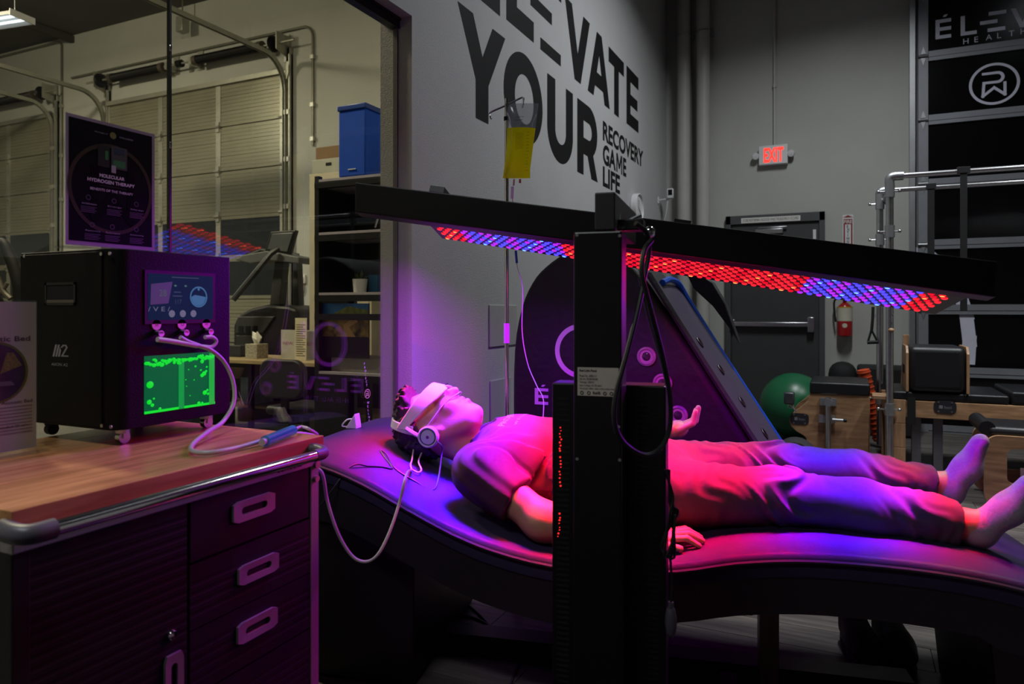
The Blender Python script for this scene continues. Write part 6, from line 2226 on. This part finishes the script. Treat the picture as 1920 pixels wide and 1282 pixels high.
MB().ball((-2.58, 3.8, 1.80), (.15, .13, .10), 18, 12).ball((-2.48, 3.78, 1.88), (.09, .09, .10), 16, 10).build('shell', M('gear_black', '0c0d10', .35), t)
MB().tube([(-2.72, 3.70, 1.74), (-2.66, 3.66, 1.80), (-2.6, 3.665, 1.78)], .008, 6).build('strap', steel, t)
# blue bin and things on the shelf top
bb_ = thing('blue_bin', 'tall blue plastic bin with a lid on top of the shelf unit', 'bin', (-2.82, 3.8, 2.06))
blue = M('bin_blue', '0a4ac0', .6, spec=.25, var=.05)
MB().box(-2.938, -2.727, 3.605, 3.95, 2.06, 2.48).build('bin_body', blue, bb_, bevel=.008)
MB().box(-2.945, -2.720, 3.598, 3.957, 2.48, 2.515).build('lid', M('bin_lid', '083890', .4), bb_, bevel=.006)
MB().box(-2.86, -2.80, 3.600, 3.606, 2.10, 2.106).build('bin_mark', white, bb_)
p0, p1 = onY(584, 287, 5.42), onY(632, 318, 5.42)
fc = thing('cream_locker', 'cream coloured locker standing behind the black shelf unit', 'locker', (-4.4, 5.6, 0))
cream = M('cream_paint', 'a8a08a', .6)
lx0 = onY(580, 400, 5.42).x
MB().box(lx0, lx0 + .75, 5.42, 5.85, 0, onY(600, 325, 5.42).z).build('locker_body', cream, fc, smooth=False, bevel=.005)
MB().box(lx0 + .03, lx0 + .72, 5.414, 5.42, .05, 2.1).build('locker_door', cream, fc, smooth=False, bevel=.003)
zl = onY(600, 325, 5.42).z
mbx = thing('metal_drawer_box', 'galvanised metal box with an oval slot on top of the cream locker', 'box', (p0.x + .2, 5.6, zl))
MB().box(p0.x, p0.x + .5, 5.43, 5.8, zl, zl + .14).build('box_body', galv, mbx, bevel=.004)
MB().box(p0.x + .17, p0.x + .24, 5.426, 5.43, zl + .07, zl + .10).build('oval_slot', ink, mbx, bevel=.003)
tag(MB().box(p0.x + .01, p0.x + .45, 5.47, 5.78, zl + .141, zl + .27).build('cardboard_box', M('cardboard', '6e5438', .8), bevel=.004), 'brown cardboard box on the galvanised metal box', 'box')

# desk with things
dk = thing('desk', 'long desk with a pale wooden top behind the glass', 'desk', (-4.6, 5.0, 0))
deskw = wood('desk_wood', '8a7856', 'b09a70', (1.5, 9, 9), .45, 2)
DX0, DX1, DY0, DY1 = -6.2, -3.5, 4.70, 5.35
MB().box(DX0, DX1, DY0, DY1, .72, .755).build('desk_top', deskw, dk, smooth=False, bevel=.004)
for x in (DX0 + .05, -4.9, DX1 - .09):
    for y in (DY0 + .05, DY1 - .09):
        MB().box(x, x + .04, y, y + .04, 0, .72).build('leg', shm, dk, smooth=False)
MB().box(DX0 + .05, DX1 - .05, DY0 + .25, DY1 - .05, .28, .30).build('lower_shelf', deskw, dk, smooth=False)
MB().box(DX0 + .05, DX1 - .05, DY1 - .04, DY1 - .02, .3, .7).build('modesty_panel', shm, dk, smooth=False)
ZD = .755
p0 = onY(481, 652, 4.92)
tb = thing('tissue_box', 'square patterned tissue box with a white tissue on the desk', 'tissue box', (p0.x, 4.92, ZD))
MB().box(p0.x - .07, p0.x + .075, 4.85, 4.99, ZD, ZD + .135).build('carton', M('tissue_carton', '9a9482', .7, var=.45, scale=60), tb, bevel=.003)
m = MB()
vs, fs = [], []
for k in range(12):
    a = 2 * math.pi * k / 12
    vs.append((p0.x + .025 * math.cos(a), 4.92 + .012 * math.sin(a), ZD + .134))
for k in range(12):
    a = 2 * math.pi * k / 12
    r = .05 + .018 * math.sin(3 * a)
    vs.append((p0.x - .005 + r * math.cos(a), 4.92 + .03 * math.sin(a), ZD + .185 + .012 * math.sin(2 * a)))
for k in range(12):
    a = 2 * math.pi * k / 12
    r = .02 + .012 * math.cos(2 * a)
    vs.append((p0.x - .02 + r * math.cos(a), 4.92 + .012 * math.sin(a), ZD + .235 + .018 * math.sin(a * 2 + 1)))
for j_ in range(2):
    for k in range(12):
        fs.append((j_ * 12 + k, j_ * 12 + (k + 1) % 12, j_ * 12 + 12 + (k + 1) % 12, j_ * 12 + 12 + k))
fs.append(tuple(range(24, 36)))
m.add(vs, fs)
m.build('tissue', M('tissue_white', 'd8d4c8', .9), tb)
p0 = onY(449, 648, 5.0)
tag(MB().box(p0.x - .09, p0.x + .065, 4.95, 5.1, ZD, ZD + .11).build('black_caddy', M('caddy_black', '17161a', .6), bevel=.006), 'small black caddy on the desk left of the tissue box', 'caddy')
p0, p1 = onY(527, 662, 5.0), onY(584, 619, 5.0)
nc = thing('notice_card', 'wide white notice card with red letters on the desk', 'sign', ((p0.x + p1.x) / 2, 5.0, ZD))
MB().box(p0.x, p1.x + .08, 5.0, 5.012, ZD, p1.z).box(p0.x, p1.x + .08, 5.012, 5.10, ZD, ZD + .006).build('card', M('card_white', 'a8a79c', .7), nc, smooth=False)
text('card_lettering', "NEW, UNUSED'", (p0.x + .025, 4.9992, (ZD + p1.z) / 2 - .01), (1, 0, 0), (0, 0, 1), (p1.x - p0.x) * .98, .034, M('card_red', '8a3a34', .6), nc)
pa, pb = onY(556, 662, 4.9), onY(577, 660, 4.9)
pc_, pd_ = onY(549, 596, 4.9), onY(571, 596, 4.9)
rs = thing('rules_sheet', 'leaning paper sheet of printed lines in front of the white notice card', 'paper', ((pa.x + pb.x) / 2, 4.9, ZD))
z0 = ZD + .001
MB().hexa([Vector((pa.x, 4.88, z0)), Vector((pb.x, 4.88, z0)), Vector((pd_.x, 4.93, pd_.z)), Vector((pc_.x, 4.93, pc_.z))], [Vector((pa.x, 4.883, z0)), Vector((pb.x, 4.883, z0)), Vector((pd_.x, 4.933, pd_.z)), Vector((pc_.x, 4.933, pc_.z))]).box(pa.x, pb.x, 4.883, 4.98, z0, z0 + .003).build('sheet', M('sheet_paper', 'b4aa8c', .7), rs, smooth=False)
m = MB()
for k in range(15):
    f = .10 + k * .052
    a = Vector((pa.x, 4.8785, z0)) * (1 - f) + Vector((pc_.x, 4.9285, pc_.z)) * f
    b = Vector((pb.x, 4.8785, z0)) * (1 - f) + Vector((pd_.x, 4.9285, pd_.z)) * f
    w = .8 - .2 * (k % 3 == 1)
    q0, q1 = a + (b - a) * .1, a + (b - a) * (.1 + w)
    m.add([q0, q1, q1 + Vector((0, .0, .0065)), q0 + Vector((0, 0, .0065))], [(0, 1, 2, 3)])
m.build('printed_lines', M('sheet_ink', '57503c', .7), rs, smooth=False)
p0 = onY(461, 735, 5.05)
tag(MB().box(p0.x - .02, p0.x + .16, 5.0, 5.25, .301, .56).build('paper_carton', M('carton_pale', '8aa0b0', .6, var=.4, scale=7), bevel=.004), 'pale blue paper carton on the lower shelf of the desk', 'carton')
pr_ = thing('printer', 'black printer on a low stand left of the office chair', 'printer', (-5.15, 4.55, 0))
MB().box(-5.35, -4.93, 4.35, 4.62, .35, .50).box(-5.32, -4.96, 4.33, 4.36, .36, .40).build('case', M('printer_black', '131316', .4), pr_, bevel=.012)
MB().box(-5.36, -4.92, 4.36, 4.62, .0, .349).build('stand', shm, pr_)
# office chair
oc = thing('office_chair', 'black office chair with a rounded back pushed to the desk', 'chair', (-3.92, 4.42, 0))
ob0, ob1 = onY(488, 672, 4.15), onY(570, 740, 4.15)
cxx = (ob0.x + ob1.x) / 2
chb = M('chair_black', '121216', .55)
MB().prism(rrect(cxx, (ob0.z + ob1.z) / 2 - .02, (ob1.x - ob0.x) / 2, (ob0.z - ob1.z) / 2 + .02, .10, 8), lambda a, b, t: (a, 4.12 + t + .3 * (a - cxx) ** 2, b), 0, .06).build('backrest', chb, oc, bevel=.015, seg=3)
MB().box(cxx - .03, cxx + .03, 4.17, 4.20, .38, .60).build('back_bar', blackmet, oc)
MB().box(cxx - .23, cxx + .25, 4.2, 4.66, .38, .45).build('seat', chb, oc, bevel=.03, seg=3)
MB().cyl((cxx, 4.42, .10), (cxx, 4.42, .38), .03, 12).build('gas_column', blackmet, oc)
for k in range(5):
    a = k * 2 * math.pi / 5
    e = Vector((cxx + .27 * math.cos(a), 4.42 + .27 * math.sin(a), .07))
    MB().tube([(cxx, 4.42, .11), tuple(e)], .02, 8, sub=1).build('base_arm', blackmet, oc)
    MB().ball(e - Vector((0, 0, .04)), .03, 10, 8).build('caster', rubber, oc)
for s_ in (-1, 1):
    MB().tube([(cxx + s_ * .25, 4.5, .42), (cxx + s_ * .29, 4.48, .52), (cxx + s_ * .29, 4.42, .62), (cxx + s_ * .29, 4.28, .62)], .016, 8).build('armrest', chb, oc)
# treadmill
tm = thing('treadmill', 'grey treadmill with a tilted console behind the desk', 'treadmill', tuple(Vector((at(500, 690, 7.5).x, at(500, 690, 7.5).y, 0))))
tg, td = M('treadmill_grey', '303234', .5), M('treadmill_black', '0e0f11', .45)
dv = Vector((SV.x, SV.y, 0))
def tp(px, py, d=7.5):
    return at(px, py, d)
def slab(pp_, d, depth, name, mat, bevel=.01):
    a = [tp(x, y, d) for x, y in pp_]
    n = len(a)
    m = MB()
    m.add(a + [p + dv * depth for p in a], [tuple(range(n)), tuple(range(2 * n - 1, n - 1, -1))] + [(i, (i + 1) % n, n + (i + 1) % n, n + i) for i in range(n)])
    return m.build(name, mat, tm, bevel=bevel, smooth=False)
slab([(436, 700), (437, 610), (446, 590), (470, 578), (500, 571), (540, 574), (557, 580), (560, 600), (540, 640), (520, 690)], 7.5, .7, 'motor_hood', td, .03)
slab([(440, 625), (446, 593), (515, 593), (492, 625)], 7.47, .05, 'hood_panel', tg)
slab([(440, 690), (442, 628), (490, 628), (492, 690)], 7.47, .05, 'hood_front', M('treadmill_mid', '26282a', .5))
for k in range(3):
    slab([(447 + k * 13, 625), (447 + k * 13, 611), (455 + k * 13, 611), (455 + k * 13, 625)], 7.455, .02, 'bottle_slot', ink, .002)
a = at(500, 690, 7.5)
base_z = a.z
sdv = Vector((dv.y, -dv.x, 0))
MB().obox(Vector((a.x, a.y, 0)) - sdv * .38, sdv, dv, (0, 0, 1), .76, 1.9, .22).build('deck', td, tm, bevel=.02)
MB().obox(Vector((a.x, a.y, .22)) - sdv * .25 + dv * .5, sdv, dv, (0, 0, 1), .5, 1.38, .01).build('belt', M('belt_grey', '2c2c2e', .8), tm)
MB().obox(Vector((a.x, a.y, .0)) - sdv * .33, sdv, dv, (0, 0, 1), .66, .6, base_z + .02).build('motor_base', td, tm)
def bar(pts_, r, name, mat):
    MB().tube([at(*q) for q in pts_], r, 8, sub=1).build(name, mat, tm)
slab([(505, 572), (516, 480), (532, 480), (524, 572)], 7.55, .12, 'upright', tg)
slab([(548, 572), (549, 480), (556, 480), (560, 572)], 8.1, .12, 'upright', tg)
bar([(437, 562, 7.2), (470, 522, 7.25), (508, 475, 7.3), (522, 466, 7.35)], .03, 'handrail', td)
bar([(455, 485, 7.9), (490, 470, 7.9), (560, 480, 7.9)], .03, 'handrail', td)
slab([(440, 487), (455, 478), (500, 470), (560, 482), (560, 494), (505, 488), (470, 494)], 7.4, .45, 'console_tray', M('treadmill_tray', '5c5e60', .5))
slab([(496, 470), (507, 434), (555, 431), (541, 482)], 7.55, .06, 'console', td)
slab([(501, 467), (510, 438), (549, 436), (538, 472)], 7.535, .01, 'console_screen', M('console_screen', '54575a', .2), .002)
# cross trainer at the far left
et = thing('cross_trainer', 'black cross trainer with a curved arm behind the cabinet sign', 'cross trainer', tuple(Vector((at(12, 560, 5.2).x, at(12, 560, 5.2).y, 0))))
MB().tube([at(-2, 452, 5.2), at(8, 458, 5.2), at(17, 478, 5.2), at(26, 500, 5.2), at(33, 530, 5.2), at(34, 560, 5.2), at(36, 640, 5.2), at(30, 760, 5.2)], [.03 + .012 * math.sin(i * .08) for i in range(43)], 10).build('swing_arm', rubber, et)
c = at(30, 760, 5.2)
MB().cyl((c.x, c.y, 0), (c.x, c.y, c.z + .2), .06, 12).obox(Vector((c.x - .5, c.y - .3, 0)), (1, 0, 0), (0, 1, 0), (0, 0, 1), 1.0, .6, .08).build('base', rubber, et)
MB().tube([at(-5, 520, 5.1), at(6, 545, 5.1), at(20, 560, 5.1)], .02, 8).tube([at(-8, 560, 5.1), at(8, 540, 5.1), at(14, 530, 5.1)], .014, 8).build('linkage', M('link_steel', '7a7468', .35, .7), et)
MB().tube([at(-10, 545, 5.15), at(10, 575, 5.15), at(34, 580, 5.15)], .02, 8).build('frame_tube', rubber, et)
# keypad on the far wall, low grey wall panel
k0 = onY(568, 523, YB - .02)
kp = thing('wall_keypad', 'small white keypad on the wall right of the ribbed overhead door', 'keypad', (k0.x, YB, k0.z))
MB().box(k0.x - .05, k0.x + .05, YB - .04, YB, k0.z - .065, k0.z + .065).build('case', white, kp, bevel=.008)
MB().box(k0.x - .035, k0.x + .035, YB - .043, YB - .04, k0.z - .05, k0.z + .02).build('keys', M('key_grey', '9a988e', .5), kp)
MB().tube([(k0.x + .02, YB - .02, k0.z - .06), (k0.x + .02, YB - .02, k0.z - .2), (k0.x - .1, YB - .02, k0.z - .32), (k0.x - .12, YB - .02, k0.z - .6)], .008, 6).build('cable', cm, kp)
# white wedge device on the far corner of the bed head
c = BW(-.765, .47, bedsurf(-.765) + .004)
wg = thing('wedge_device', 'white wedge shaped device with a looped cord on the far corner of the bed head', 'device', tuple(c))
m = MB().prism([(0, 0), (.05, 0), (.05, .012), (.042, .06)], lambda a, b, t: tuple(c + SU * (a - .03) + dv * t + Vector((0, 0, b))), -.02, .02)
m.build('wedge', white, wg, smooth=False, bevel=.003)
MB().tube([c + SU * -.025 + Vector((0, 0, .004)), c + SU * -.055 + Vector((0, 0, .006)), c + SU * -.035 + Vector((0, 0, .03)), c + SU * -.008 + Vector((0, 0, .036))], .0028, 6).build('cord', white, wg)
